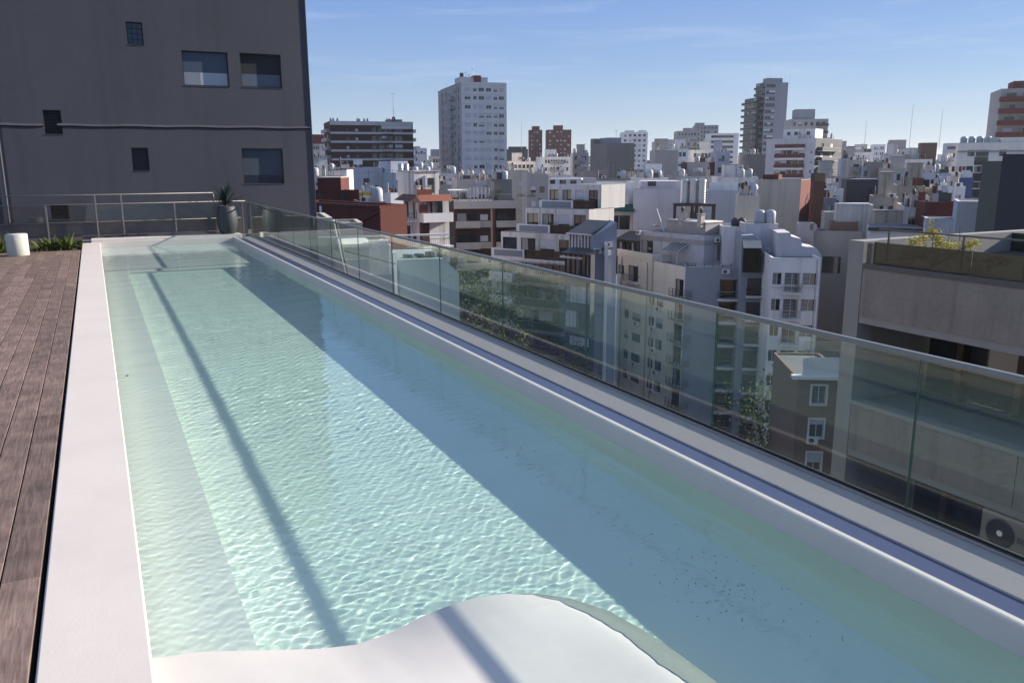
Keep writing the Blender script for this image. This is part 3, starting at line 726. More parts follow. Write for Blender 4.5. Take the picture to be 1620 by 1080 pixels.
B = Bld('lower glass balcony wing on the left of the tall glass tower', 1201, 158, 432, 28, xl=1182, xr=1206, m='glassb')
B.grid('L', 5, B.D/5*.75, 2.0, 3.0, .6, 24, shut=(0, 0, 0, 3)); B.balc('L', B.D*.5, B.D+.8, 1.5, 'glass', M_frame, 3.0, 2.9, 23, door=False); B.finish(parapet=.4)
B = far('grey terraced tower right of the glass tower with dark plant storey', 1253, 1314, 193, 380, 'gray', 8, 18, 6, h=1.5, nf=10, cap=[(1262, 1294, 177)], capm='blueg')
B.balc('R', B.W-2.2, 4.4, 1.6, 'glass', M_frame, 3.0, 2.9, 8, door=False)
far('small grey box building poking above the far roofs under two masts', 1411, 1437, 227, 520, 'gray', 5, 12, 0)
far('plain dark brown block poking above the far roofs', 1461, 1486, 232, 500, 'brickd', 8, 12, 0)
far('white banded block with balconies on the far roofs', 1384, 1404, 234, 480, 'white', 6, 12, 5, fh=2.8)
B = far('pale block with dark window bands left of the big cream building', 1500, 1520, 233, 420, 'bluew', 6, 12, 1, w=.5, nf=0)
for k in range(6): B.boxp('window_band', .6, B.W-.6, -.05, .05, B.H-2.6-3*k, B.H-1.4-3*k, M_pane)
far('small blue white block between the brown slab and the white tower', 657, 678, 233, 380, 'bluew', 6, 12, 4, nf=8, cap=[(660, 668, 230)])
far('narrow block with a dark top storey beside the white tower', 685, 702, 246, 360, 'creamd', 6, 12, 3, nf=6, cap=[(687, 700, 235)], capm='blueg')
B = far('brick topped block with a pale lattice front at the grey wall edge', 488, 516, 210, 330, 'whited', 6, 12, 7, nf=9); B.boxp('top_storey', 0.1, B.W-.1, -.12, 6, B.H-3.4, B.H+.06, 'brick')
B = Bld('tall red and glass balcony tower cut by the right frame edge', 1588, 148, 250, 10, W=30, D=14, m='gray')
B.grid('R', 8, 2.2, 1.9, 2.9, 1, 12); 
for k in range(10):
    z = B.H-3-2.9*k; B.place(balcony_mesh(9, 1.6, 'solid', C['brick'], 1.0), 'balcony', 'R', 4.2, z); B.place(balcony_mesh(12, 1.2, 'solid', C['brick'], 1.0), 'balcony', 'R', 17, z)
B.finish(parapet=.6); B.boxp('plant_room', 3, 18, 2, 9, B.H-.04, B.H+2, 'brick'); B.boxp('fin', 7.6, 8.3, -1.9, 0, 0, B.H+.3, 'white')

# masts
for i, (x, y0, y1, dist, lab) in enumerate(((828, 236, 193, 700, 'thin radio mast over the domed hall roof'), (1370, 240, 197, 600, 'thin radio mast left of the two tall pale masts'), (1441, 240, 171, 560, 'taller pale radio mast over the small grey box building'), (1488, 240, 179, 560, 'pale radio mast right of the dark brown block'), (626, 190, 146, 285, 'slender aerial mast on the brown brick slab roof'))):
    p = at_d(x, y0, dist); q = at_d(x+ (2 if i in (1, 2) else 0), y1, dist); b = MB(); h = q[2]-p[2]
    b.beam((0, 0, 0), (0, 0, h), .0006*dist*.5, M_steel, 4, .0003*dist*.5); b.beam((-.9, 0, h*.98), (.9, 0, h*.98), .05, M_steel, 4)
    for k in range(1, 6): b.beam((-.25, 0, h*k/6), (.25, 0, h*k/6), .06, M_steel, 4)
    tag(b.build('radio_mast', loc=tuple(p)), lab, 'mast')

# ------------------------------------------------ brown brick slab and white tower
B = Bld('brown brick apartment slab with white bands between its eight storeys', 525, 189, 286, 7, xl=515, xr=656, m='brickd')
fh = 2.86
for k in range(9):
    z = B.H - 1.0 - fh*k
    B.boxp('white_band', -.05, B.W*.5-.02, -.12, .0, z-.25, z+.45 if k else B.H+.02, 'lilac'); B.boxp('white_band', B.W*.5+.02, B.W+.05, -.12, .0, z-.25, z+.45 if k else B.H+.02, 'lilac')
B.wins('R', [B.W*f for f in (.52, .60, .64, .68, .72, .80, .84)], [B.H-3.4-fh*k for k in range(8)], 1.5, 1.6, shut=(0, 0, 4, 1))
B.wins('R', [B.W*f for f in (.2, .31)], [B.H-3.2-fh*k for k in range(8)], .9, .8, shut=(0, 2))
B.balc('R', B.W*.68, B.W*.12, 1.0, 'rail', M_frame, fh, 3.6, 8, door=False)
B.balc('L', B.D*.5, B.D*.8, 1.3, 'solid', 'gray', fh, 3.4, 8)
for k in range(8): B.place(balcony_mesh(2.6, 1.2, 'solid', C['white'], 1.0), 'balcony', 'S', 2.0, B.H-3.4-fh*k)
B.finish(parapet=.7)
B.boxp('top_glazing', B.W*.61, B.W*.985, -.2, -.125, B.H-2.35, B.H-1.3, M_framew)
B.boxp('plant_room', B.W*.72, B.W*.9, 4, 9, B.H-.04, B.H+1.0, 'blueg'); B.boxp('chimney_stack', B.W*.765, B.W*.80, 2, 3, B.H-.04, B.H+1.7, 'brick')
for f in (.02, .05, .10, .34, .36, .42, .46, .70, .73): put('roof_vent', chim_mesh(), B.root, (B.W*f, 2.4, B.H-.7))
T = Bld('tall grey white apartment tower with rows of shuttered windows and a stained side', 733, 129, 268, 14, xl=700, xr=805, m='tower')
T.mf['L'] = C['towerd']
us = [T.R((480+x/4.5), 200)[0] for x in (1185, 1238, 1283, 1335, 1383, 1425)]
zs = [T.R(770, 80+y/4.5)[1] for y in (292, 350, 415, 478, 542, 600, 658, 718, 780, 838, 900)]
for i, u in enumerate(us): T.wins('R', [u], zs, (1.9, 1.2, 1.8, 1.7, 1.2, 1.7)[i], 1.15, shut=(0, 0, 2, 2, 1, 3, 2), fr=M_framew)
T.wins('L', [T.D*f for f in (.12, .3, .55, .72, .88)], [z-.1 for z in zs], 1.0, 1.5, shut=(0, 0, 0, 1, 3)); T.balc('L', T.D*.42, T.D*.12, .9, 'solid', 'gray', 2.86, 4.6, 12, door=False)
T.finish(parapet=.6)
for k in range(12):
    T.boxp('floor_line', 0, T.W, -.03, 0, zs[0]+1.9-2.86*k, zs[0]+1.96-2.86*k, 'gray')
T.boxp('recess', -.06, .0, T.D*.45, T.D*.6, 0, T.H-2, 'blueg'); T.boxp('side_fin', -.9, 0, T.D-1, T.D-.1, 0, T.H-.4, 'tower')
u0, z = T.R(736, 120); u1, _ = T.R(778, 120)
T.boxp('plant_room', .2, u1, 2, 9, T.H-.04, z, 'lilac'); T.boxp('plant_room', u1*.5, u1*.75, 1.6, 8, T.H-.03, z+.5, 'brick'); T.boxp('chimney_stack', .6, 1.6, 3, 4, z, z+1.3, 'brickd')
for du, hh in ((2.6, 2), (5, 4), (3.6, 1.2)):
    b = MB(); b.beam((du, 4, z), (du, 4, z+hh), .07, M_steel, 4); b.beam((du-.5, 4, z+hh*.7), (du+.5, 4, z+hh*.7), .05, M_steel, 4); T.part(b, 'aerial')

# ------------------------------------------------ distant mass of roofs (nobody could count it)
def distant():
    r = random.Random(11); b = MB()
    facs = []
    for nm, col in (('far white', (.66, .64, .63)), ('far cream', (.55, .50, .44)), ('far grey', (.38, .37, .37)), ('far blue grey', (.32, .34, .38)), ('far brick', (.17, .08, .065)), ('far taupe', (.28, .25, .225))):
        m, t, N, L, bs = nodes(nm); tc = N.new('ShaderNodeTexCoord'); br = N.new('ShaderNodeTexBrick'); mp = N.new('ShaderNodeMapping')
        mp.inputs['Rotation'].default_value = (R_(90), 0, 0); L.new(tc.outputs['Object'], mp.inputs[0]); L.new(mp.outputs[0], br.inputs[0])
        br.offset = 0; br.inputs['Scale'].default_value = .33; br.inputs['Mortar Size'].default_value = .22; br.inputs['Mortar Smooth'].default_value = 0; br.inputs['Row Height'].default_value = 1; br.inputs['Brick Width'].default_value = .9
        br.inputs['Color1'].default_value = (*[c*.28 for c in col], 1); br.inputs['Color2'].default_value = (*[c*.7 for c in col], 1); br.inputs['Mortar'].default_value = (*col, 1)
        geo = N.new('ShaderNodeNewGeometry'); sx = N.new('ShaderNodeSeparateXYZ'); L.new(geo.outputs['Normal'], sx.inputs[0])
        lt = N.new('ShaderNodeMath'); lt.operation = 'GREATER_THAN'; lt.inputs[1].default_value = .5; L.new(sx.outputs['Z'], lt.inputs[0])
        nz = N.new('ShaderNodeTexNoise'); nz.inputs['Scale'].default_value = .02; L.new(tc.outputs['Object'], nz.inputs[0]); gt = N.new('ShaderNodeMath'); gt.operation = 'GREATER_THAN'; gt.inputs[1].default_value = .55; L.new(nz.outputs[0], gt.inputs[0])
        mxx = N.new('ShaderNodeMath'); mxx.operation = 'MAXIMUM'; L.new(lt.outputs[0], mxx.inputs[0]); L.new(gt.outputs[0], mxx.inputs[1])
        mx = N.new('ShaderNodeMix'); mx.data_type = 'RGBA'; L.new(mxx.outputs[0], mx.inputs[0]); L.new(br.outputs[0], mx.inputs[6]); mx.inputs[7].default_value = (*col, 1)
        L.new(mx.outputs[2], bs.inputs['Base Color']); bs.inputs['Roughness'].default_value = .9; facs.append(m)
    wts = [6, 4, 5, 3, 1.2, 3]
    for k in range(2600):
        d = 235*math.exp(r.random()**.8*2.35); az = R_(r.uniform(-4, 64)); cx, cy_ = d*math.sin(az), d*math.cos(az)
        if d < 330 and 5 < math.degrees(az) < 30: 
            if d < 300: continue
        zt = (r.uniform(-15, -3.5) if d < 420 else r.uniform(-13, 2.5)) if d < 900 else r.gauss(-2, 6)
        if d > 700 and r.random() < .05: zt += r.uniform(4, 14)
        zt = min(zt, CH + d*.016)
        w, dp = r.uniform(9, 24), r.uniform(9, 26); m = r.choices(facs, wts)[0]
        Mx = Matrix.Translation((cx, cy_, 0)) @ Matrix.Rotation(-R_(r.choice((26, 30, 22, 12, 50)))+r.uniform(-.05, .05), 4, 'Z')
        b.box(-w/2, w/2, 0, dp, GZ, zt, m, Mx, skip='e')
        for _ in range(r.choice((0, 1, 1, 2, 3))):
            u, v = r.uniform(-w/2, w/2-3), r.uniform(0, dp-3); s_ = r.uniform(1, 4.5); b.box(u, u+s_, v, v+s_, zt, zt+r.uniform(.8, 3), r.choices(facs, wts)[0], Mx, skip='e')
    o = b.build('distant_rooftops'); tag(o, 'dense mass of low distant city roofs reaching to the horizon', 'rooftops', kind='stuff')
distant()

# ------------------------------------------------ middle distance, left part
B = Bld('oxide red house with a raised block and small dark windows at the grey wall edge', 570, 299, 92, 80, xl=470, xr=574, m='terra')
B.wins('L', [B.L(504, 310)[0], B.L(545, 310)[0]], [B.L(545, 313)[1]], 1.0, .7, shut=(0,)); B.wins('L', [B.L(554, 310)[0]], [B.L(554, 321)[1]], .9, 1.9, shut=(0,), name='door'); B.finish(M_roofr, .25)
v0, z1 = B.L(541, 279); v1, _ = B.L(504, 279); B.boxp('upper_block', .05, 5, v0, v1, B.H-.3, z1, 'terra'); B.boxp('cap', .0, 5.05, v0-.05, v1+.05, z1+.002, z1+.08, 'beige')
B = Bld('long dark red blank wall below the raised red house', 603, 324, 62, 36, xl=470, xr=645, m='terra'); B.mf['R'] = C['terral']; B.finish(M_roofr, .3)
for q in ((.5,), ): B.boxp('coping_line', -.06, .0, .0, B.D, B.H-.12, B.H+.02, 'brick')
b = MB(); v, z = B.L(514, 340); b.beam((-.25, v, z-2), (-.25, v, B.L(514, 323)[1]), .09, C['white'], 8); b.beam((-.25, v, z), (.3, v, z), .05, C['white'], 6); B.part(b, 'vent_pipe')
b = MB(); a_ = B.L(560, 345); c_ = B.L(603, 333); e_ = B.R(628, 322); b.beam((-.06, a_[0], a_[1]-.5), (-.06, 0, c_[1]), .05, C['brick'], 5); b.beam((0, -.06, c_[1]), (e_[0], -.06, e_[1]), .05, C['brick'], 5); B.part(b, 'sagging_cable')
B = Bld('white stair tower with one sunlit side behind the raised red house', 551, 267, 104, 62, xl=541, xr=561, m='white'); B.finish(parapet=.1); B.boxp('cap', -.05, B.W+.05, -.05, B.D+.05, B.H+.06, B.H+.2, 'terra')
B.boxp('vent_stack', .4, .55, 1, 1.15, B.H, B.H+1.6, M_dsteel)
B = Bld('low cream block with small holes left of the white stair tower', 541, 280, 103, 8, xr=552, D=5, m='cream'); B.grid('R', 1, .5, .5, 1.2, .5, 2, shut=(0,)); B.finish(parapet=.1)
B = Bld('mid grey blank walled building with a boxy water tank house on top', 563, 264, 140, 8, xr=608, D=14, m='lilac'); B.wins('R', [B.R(580, 285)[0], B.R(585, 285)[0]], [B.R(580, 287)[1], B.R(580, 300)[1]], .5, .7, shut=(0,)); B.finish(parapet=.3)
u, z = B.R(566, 250); u1, _ = B.R(578, 250); B.boxp('tank_house', u, u1, 1.5, 3.5, B.H+.6, z, 'white'); 
for q in (u+.1, u1-.2): B.boxp('post', q, q+.12, 1.6, 1.8, B.H-.3, B.H+.6, M_dsteel)
B = Bld('white blocky house corner seen beyond the brick topped lattice block', 497, 259, 200, 8, xr=516, D=10, m='bluew'); B.wins('R', [2.2], [B.H-2.4], .8, 1, shut=(0,)); B.finish(parapet=.2); B.clutter(0, 1, 1, 1)
B = Bld('low flat roofed grey house between red house and brown slab', 497, 276, 150, 8, xr=540, D=12, m='whited'); B.grid('R', 5, .9, 1, 2.8, .6, 2); B.finish(parapet=.3); B.clutter(1, 2, 2, 2)
B = Bld('stepped pale blue building with stainless cylinders on its roof', 636, 283, 132, 20, xl=608, xr=690, m='bluew'); B.wins('L', [B.D*.3, B.D*.6], [B.H-2.2], 1, .8, shut=(0,)); B.finish(parapet=.3)
B.boxp('upper_block', B.W*.03, B.W*.92, 2.5, 9, B.H-.3, B.H+1.1, 'bluew'); B.boxp('upper_block', B.W*.1, B.W*.62, 6, 12, B.H-.3, B.H+2.9, 'bluew')
for k in range(2):
    b = MB(); b.lathe([(.42, 0), (.42, 2.6), (.2, 2.75), (0, 2.76)], M_steel, (B.W*.05+k*.95+.3, 1.4, B.H-.2), 14); B.part(b, 'steel_tank')
for k in range(3): put('water_tank', tank_mesh(), B.root, (B.W*.3+k*2.1, 3.4, B.H+1.1)).scale = (.8, .8, .6)
B = Bld('lower pale blue flank wall in front of the steel cylinders', 620, 304, 112, 30, xl=609, xr=660, m='bluew'); B.finish(parapet=.2); B.clutter(0, 0, 1, 2)
B = Bld('yellow trimmed pink patio wall behind the red house', 571, 318, 86, 6, xr=612, D=7, m=mat('dusty pink wall', (.26, .19, .20), .9, .15, .5)); B.finish(parapet=.3); B.boxp('yellow_wall', .2, B.W*.55, 2, 2.2, B.H-.3, B.H+.9, mat('yellow wall paint', (.42, .30, .08), .9, .2, .5)); B.clutter(0, 2, 1, 1, 3)
# terracotta awning house
B = Bld('white terrace house with terracotta awnings and a red door on top', 664, 312, 96, 22, xl=640, xr=712, m='whited')
B.wins('R', [B.W*f for f in (.16, .42, .62, .85)], [B.H-2.3], 1.3, 1.9, shut=(0, 4, 0)); B.wins('L', [B.D*f for f in (.25, .55, .8)], [B.H-2.4], 1.2, 1.9); B.wins('L', [B.D*f for f in (.3, .7)], [B.H-5.2, B.H-8], 1.2, 1.9)
B.wins('R', [B.W*f for f in (.1, .9)], [B.H-5.2-2.8*k for k in range(3)], 1.2, 1.9)
B.finish(parapet=.2)
M_tile = mat('terracotta awning tiles', (.22, .075, .045), .85, .3, 3, bump=.3, bscale=8)
b = MB(); b.poly([(-.3, -1.2, B.H-.35), (B.W+.1, -1.2, B.H-.35), (B.W+.1, .0, B.H+.35), (-.3, 0, B.H+.35)], M_tile); b.poly([(-.3, -1.2, B.H-.36), (B.W+.1, -1.2, B.H-.36), (B.W+.1, .0, B.H+.30), (-.3, 0, B.H+.30)][::-1], M_brown); B.part(b, 'awning')
b = MB(); b.poly([(-1.2, -.3, B.H-.35), (-1.2, B.D, B.H-.35), (0, B.D, B.H+.35), (0, -.3, B.H+.35)][::-1], mat('dark awning tiles', (.12, .045, .035), .85, .2, 3)); B.part(b, 'awning')
for k in range(4): B.place(balcony_mesh(B.W*.98, 1.3, 'solid' if k == 0 else 'rail', C['white'] if k == 0 else M_frame, .9), 'balcony', 'R', B.W*.5, B.H-2.6-2.9*k); B.place(balcony_mesh(B.D*.8, 1.2, 'rail', M_frame, .9), 'balcony', 'L', B.D*.5, B.H-2.6-2.9*k)
B.boxp('brown_bay', B.W*.02, B.W*.26, -.7, 0, B.H-14, B.H-2.7, 'brickd'); B.boxp('brown_bay', B.W*.02, B.W*.22, -.7, 0, B.H-2.5, B.H-.8, 'brick')
o = B.boxp('upper_storey', B.W*.15, B.W*.98, 2.5, 8, B.H-.1, B.H+2.9, 'whited'); B.boxp('upper_storey_cap', B.W*.13, B.W, 2.4, 8.1, B.H+2.902, B.H+3.05, 'beige')
B.boxp('red_door', B.W*.33, B.W*.40, 2.44, 2.49, B.H, B.H+2.1, 'terra'); B.boxp('dark_window', B.W*.58, B.W*.82, 2.44, 2.49, B.H+.5, B.H+2.2, M_pane); B.boxp('pilaster', B.W*.50, B.W*.56, 2.3, 2.5, B.H, B.H+2.5, 'white')
b = MB()
for k in range(24): b.box(-.1+B.W*.5*k/24, -.04+B.W*.5*k/24, .2, .26, B.H, B.H+.9, M_tile)
b.box(-.1, B.W*.5, .2, .28, B.H+.9, B.H+.97, M_tile); B.part(b, 'railing'); B.clutter(0, 0, 2, 2)
# beige banded apartments
B = Bld('apartment block with beige balcony bands and a planted pergola roof', 721, 319, 108, 4, W=9.2, D=14, m='brickd')
W0 = B.W = B._hit(818, 325, B.u)
b_ = [B.R(x, 350)[0] for x in (722, 760, 780, 785, 805, 816)]
fh = 2.75
B.wins('R', [(b_[0]+b_[1])/2], [B.H-3.3-fh*k for k in range(5)], b_[1]-b_[0]-.4, 1.9, shut=(0, 4)); B.wins('R', [(b_[1]+b_[2])/2-.2], [B.H-3.0-fh*k for k in range(5)], 1.1, 1.4, shut=(0, 0, 1)); B.wins('R', [(b_[3]+b_[5])/2], [B.H-3.3-fh*k for k in range(5)], b_[5]-b_[3]-.5, 1.9, shut=(0,))
B.finish(parapet=.2)
B.boxp('roof_band', -.1, B.W+.1, -.5, -.02, B.H-.85, B.H+.12, 'beige')
for k in range(6):
    z = B.H-2.75-fh*k
    B.boxp('balcony_band', b_[0], b_[1], -1.1, -1.0, z-1.1+.6, z+.35, 'beige'); B.boxp('balcony_band', b_[3]+.02, b_[5], -1.1, -1.0, z-1.1+.6, z+.35, 'beige'); B.boxp('balcony_slab', b_[0], b_[1], -1.0, 0, z-.6, z-.45, 'gray')
    B.boxp('wall_panel', b_[1]+.1, b_[2]-.1, -.12, -.02, z-.55, z+.3, 'beige')
B.boxp('pier', b_[2]+.05, b_[3]-.1, -.9, -.02, 0, B.H-.9, 'brick'); B.boxp('pier', b_[1]+1.5, b_[1]+1.75, -.3, -.02, 0, B.H-.9, 'beige')
u0, z = B.R(713, 300); u1, _ = B.R(745, 302)
b = MB(); b.box(u0, u1, .6, 4, z-.15, z, C['white']); 
for q in (u0+.1, (u0+u1)/2, u1-.2): b.box(q, q+.12, .7, .82, B.H, z-.15, C['white'])
B.part(b, 'pergola')
u2, z2 = B.R(746, 306); u3, z3 = B.R(779, 298)
b = MB(); b.poly([(u2, .8, B.H+1.9), (u3, .8, B.H+1.9), ((u2*.4+u3*.6), 3, z3+.6), ((u2*.6+u3*.4), 3, z3+.6)], M_dsteel); b.poly([(u3, .8, B.H+1.9), (u3, 5, B.H+1.9), ((u2*.4+u3*.6), 3, z3+.6)], M_dsteel); b.poly([(u2, 5, B.H+1.9), (u2, .8, B.H+1.9), ((u2*.6+u3*.4), 3, z3+.6)], M_dsteel)
for q in range(6): b.box(u2+(u3-u2-.2)*q/5, u2+(u3-u2-.2)*q/5+.16, .9, 1.1, B.H, B.H+1.9, C['white'])
B.part(b, 'kiosk')
b = MB(); b.poly([(u3+.5, .8, z3+.8), (u3+3.2, .8, B.H+.2), (u3+3.2, 4, B.H+.2), (u3+.5, 4, z3+.8)], C['beige']); b.poly([(u3+.5, .8, z3+.8), (u3+.5, 4, z3+.8), (u3+.5, 4, B.H), (u3+.5, .8, B.H)], C['beige']); b.poly([(u3+.5, .8, B.H), (u3+3.2, .8, B.H), (u3+3.2, .8, B.H+.2), (u3+.5, .8, z3+.8)], C['taupe']); B.part(b, 'sloped_stair_roof')
M_bush = leaf_mat('roof garden leaf', (.03, .05, .015), (.14, .15, .03))
def bush(name, label, c, sx, sy, sz, n, leaf, m, seed, root=None, stem=True, group=None, cat='plant'):
    r = random.Random(seed); b = MB(); cl = [(r.gauss(0, .45), r.gauss(0, .45), r.uniform(.15, .95), r.uniform(.18, .4)) for _ in range(max(5, n//70))]
    for _ in range(n):
        q = r.choice(cl); d = [r.gauss(0, 1) for _ in range(3)]; l = math.sqrt(sum(t*t for t in d)) or 1; rr = q[3]*r.random()**.4
        p = Vector(((q[0]+d[0]/l*rr)*sx, (q[1]+d[1]/l*rr)*sy, (q[2]+d[2]/l*rr*.8)*sz)); 
        if p.z < 0.02: p.z = .02 + r.random()*.1
        a, e = r.uniform(0, 6.28), r.uniform(-1, 1); dx = Vector((math.cos(a)*math.cos(e), math.sin(a)*math.cos(e), math.sin(e)))*leaf; dy = dx.cross(Vector((r.random()-.5, r.random()-.5, 1))).normalized()*leaf*.5
        b.poly([p-dx*.5, p+dy*.5, p+dx*.5, p-dy*.5], m)
    if root is None:
        t = thing(name, label, cat, c, 0, group); b.build('foliage', t)
        if stem:
            s = MB(); s.beam((0, 0, -.02), (0, 0, sz*.6), sz*.05, M_brown, 6, sz*.02)
            for q in cl[:9]: s.beam((0, 0, sz*.25), (q[0]*sx, q[1]*sy, q[2]*sz), sz*.02, M_brown, 5, sz*.008)
            s.build('trunk' if cat == 'tree' else 'stem', t)
        return t
    return b.build(name, root, c)
bush('roof_bush', '', (u3+.6, .5, B.H), 1.3, .6, 1.5, 700, .13, M_bush, 1, B.root); bush('roof_bush', '', (u3+4.9, .5, B.H), 1.5, .6, 1.2, 500, .13, M_bush, 2, B.root); bush('roof_bush', '', (.5, .5, B.H), .7, .5, 1.2, 300, .12, M_bush, 3, B.root)
b = MB()
for q in range(30): b.box(.1+q*(B.W-.3)/29, .13+q*(B.W-.3)/29, .1, .14, B.H, B.H+.95, M_steel)
b.box(.1, B.W-.1, .1, .15, B.H+.95, B.H+1.0, M_steel); B.part(b, 'railing')
for x0, x1, y, dist, m, lab in ((725, 757, 283, 150, 'beige', 'low tan roof block with round vents at the foot of the white tower'), (757, 781, 286, 148, 'lilac', 'pinkish grey low roof block between two tan ones below the white tower'), (781, 812, 284, 140, 'taupe', 'taupe box topped by three round tanks below the white tower'), (796, 838, 270, 190, 'creamd', 'sunlit shabby yellow cream house right of the white tower base'), (836, 870, 276, 165, 'gray', 'plain grey blank wall house left of the lilac block'), (690, 724, 292, 160, 'gray', 'low grey house directly below the stained tower side')):
    B = Bld(lab, x0, y, dist, 6, xr=x1, D=10, m=m); B.wins('R', [B.W*.3, B.W*.7], [B.H-3.6, B.H-6.4], 1, 1.2); B.finish(parapet=.3)
    B.clutter(0, 3 if 'tanks' in lab else 0, 2, 1)
    if 'vents' in lab:
        for k in range(4): b = MB(); b.lathe([(.35, 0), (.35, 1.2), (.1, 1.6), (0, 1.6)], C['beige'], (1+k*1.9, 1, B.H), 10); B.part(b, 'round_vent')
# stepped terraces, long block running towards the camera on the left
def terrace_block():
    B = Bld('white stepped terrace apartments with grey panelled parapets climbing to the right', 904, 405, 96, 60, xl=780, W=.4, m='white')
    B.mf['L'] = C['whited']; B.mf['R'] = C['gray']  # grey on the right face stands in for shade on white walls
    fh = 2.85; D = B.D
    # tiers given by photo spans on the left face plane
    tiers = [((781, 380), (820, 405), .3), ((801, 352), (862, 372), 3.0), ((817, 322), (900, 357), 6.0)]
    B.H = B.L(781, 405)[1]
    B.wins('L', [D*f for f in (.14, .3, .45, .6, .76, .9)], [B.H-2.6-fh*k for k in range(6)], 2.0, 2.1, shut=(0, 4, 0, 1)); 
    for k in range(6): B.place(balcony_mesh(D*.55, 1.2, 'glass', M_frame), 'balcony', 'L', D*.35, B.H-2.7-fh*k); B.place(balcony_mesh(D*.3, 1.2, 'solid', C['white']), 'balcony', 'L', D*.82, B.H-2.7-fh*k)
    B.finish(parapet=.1)
    z = B.H
    for k, (pa, pb, setb) in enumerate(tiers):
        va, za = B.L(*pa); vb, _ = B.L(*pb); vb = max(vb, .2)
        zt = z + fh
        # terrace storey
        vend = min(D, va)
        b = MB(); n = 4; ww = (vend-.2)/n
        b.wall((setb+1.5, vend, 0), (0, -1, 0), vend-.1, z, zt+.1, [(ww*i+.25, ww*(i+1)-.35, z+.1, z+2.3) for i in range(n)], C['whited'], .2)
        b.poly([(setb+1.5, .1, zt+.1), (setb+8, .1, zt+.1), (setb+8, vend, zt+.1), (setb+1.5, vend, zt+.1)], M_roofg); b.poly([(setb+1.5, .1, z), (setb+8, .1, z), (setb+8, .1, zt+.1), (setb+1.5, .1, zt+.1)], C['gray'])  # storey end wall greyed the same way, as painted shade
        b.poly([(setb+1.5, vend, z), (setb+1.5, vend, zt+.1), (setb+8, vend, zt+.1), (setb+8, vend, z)], C['whited'])
        st = B.part(b, 'terrace_storey')
        for i in range(n):
            me = window_mesh(ww-.6, 2.2, (0, 4, 1, 0)[i], M_frame)[0]; put('terrace_door', me, B.root, (setb+1.5, vend-(ww*(i+.5)-.05), z+.1), -math.pi/2)
        # parapet of this terrace: white with inset grey panels
        b = MB(); hp = 1.05; x = setb-.3 if k else -.1
        b.box(x, x+.15, vend-D*.42, vend, z-.3, z+hp, C['white']); b.box(x-.012, x-.002, vend-D*.42+.25, vend-.25, z+.15, z+hp-.14, C['blueg']); b.box(x, x+1.8, vend, vend+.15, z-.3, z+hp, C['white'])
        B.part(b, 'parapet')
        b = MB(); b.box(x, x+.03, .1, vend-D*.42-.02, z, z+hp, M_smoke); b.box(x-.03, x+.05, .1, vend-D*.42-.02, z-.3, z, C['white']); b.box(x-.01, x+.04, .1, vend-D*.42-.02, z+hp, z+hp+.05, M_dsteel); B.part(b, 'glass_parapet')
        bush('terrace_plants', '', (x+.7, vend*.45, z), .6, 2.4, 1.3, 420, .13, M_bush, 30+k, B.root)
        z = zt
    return B
TB = terrace_block()
B = Bld('lilac grey upper block with water streaks and a louvred window strip on top', 922, 284, 112, 12, xl=871, xr=946, m='lilac', seed=3)
B = B; B.root['label'] = 'smooth lilac flank wall right of the streaked upper block'; B.finish(parapet=.1)
B = Bld('streaked lilac upper block with a glazed roof strip above the stepped terraces', 871, 302, 108, -6, xr=922, D=6, m='lilac'); B.wins('R', [B.W*.2, B.W*.55, B.W*.8], [B.H-6.4, B.H-9.3], 1.8, 2.1, shut=(0, 4)); B.finish(parapet=.1)
z = B.R(880, 284)[1]
b = MB()
for i in range(6):
    u = B.W*i/6; b.box(u+.05, u+B.W/6-.05, .1, .16, B.H+.05, z-.1, M_pane if i % 2 == 0 else C['white'])
b.box(0, B.W, .05, 2.5, z-.1, z+.08, C['white']); b.box(0, .1, .1, 2.5, B.H, z-.1, C['white']); b.box(.1, B.W, 2.3, 2.5, B.H, z-.1, M_pane); B.part(b, 'glazed_strip')
B.boxp('awning', -1, B.W*.35, -1.2, -.02, B.H-4.1, B.H-3.9, 'blueg')
B = Bld('shabby white terrace wall with three roof air conditioners and a green awning', 935, 290, 126, 4, xr=1006, D=9, m='white'); 
B.boxp('stained_parapet', .0, B.W*.86, -1.6, -1.45, B.H-3.6, B.H-1.9, C['whited']); B.boxp('terrace_slab', 0, B.W*.86, -1.45, -.02, B.H-3.7, B.H-3.55, C['white'])
for f in (.1, .42, .6): B.boxp('air_conditioner_box', B.W*f, B.W*f+.8, -.9, -.1, B.H-1.6, B.H-.7, 'white'); B.place(ac_mesh(), 'air_conditioner', 'R', B.W*f+.4, B.H-1.55, .92)
b = MB(); u0 = B.R(963, 325)[0]; u1, z1 = B.R(1002, 327); b.poly([(u0, -3, z1-.5), (u1, -3, z1-.5), (u1, -1.5, z1+.3), (u0, -1.5, z1+.3)], mat('green awning cloth', (.012, .07, .055), .8, .15, 2)); b.poly([(u0, -3, z1-.75), (u1, -3, z1-.75), (u1, -3, z1-.5), (u0, -3, z1-.5)], mat('green awning cloth', ())if 0 else MATS['green awning cloth']); B.part(b, 'awning')
B.wins('R', [B.W*.3, B.W*.55, B.W*.8], [B.H-7], 1.6, 2.1, shut=(0, 4)); B.finish(parapet=.2); B.wall2 = None
B = Bld('blank lilac wall left of the steel tanks with a small grille on top', 1005, 301, 124, 3, xr=1080, D=9, m='lilac')
B.finish(parapet=.1); u, z = B.R(1028, 290); B.boxp('upper_block', u-.9, B.W, 1.2, 8, B.H-.1, B.R(1050, 289)[1], 'lilac'); B.boxp('grille', u, u+1.2, 1.12, 1.19, z-.6, z+.1, M_dsteel)
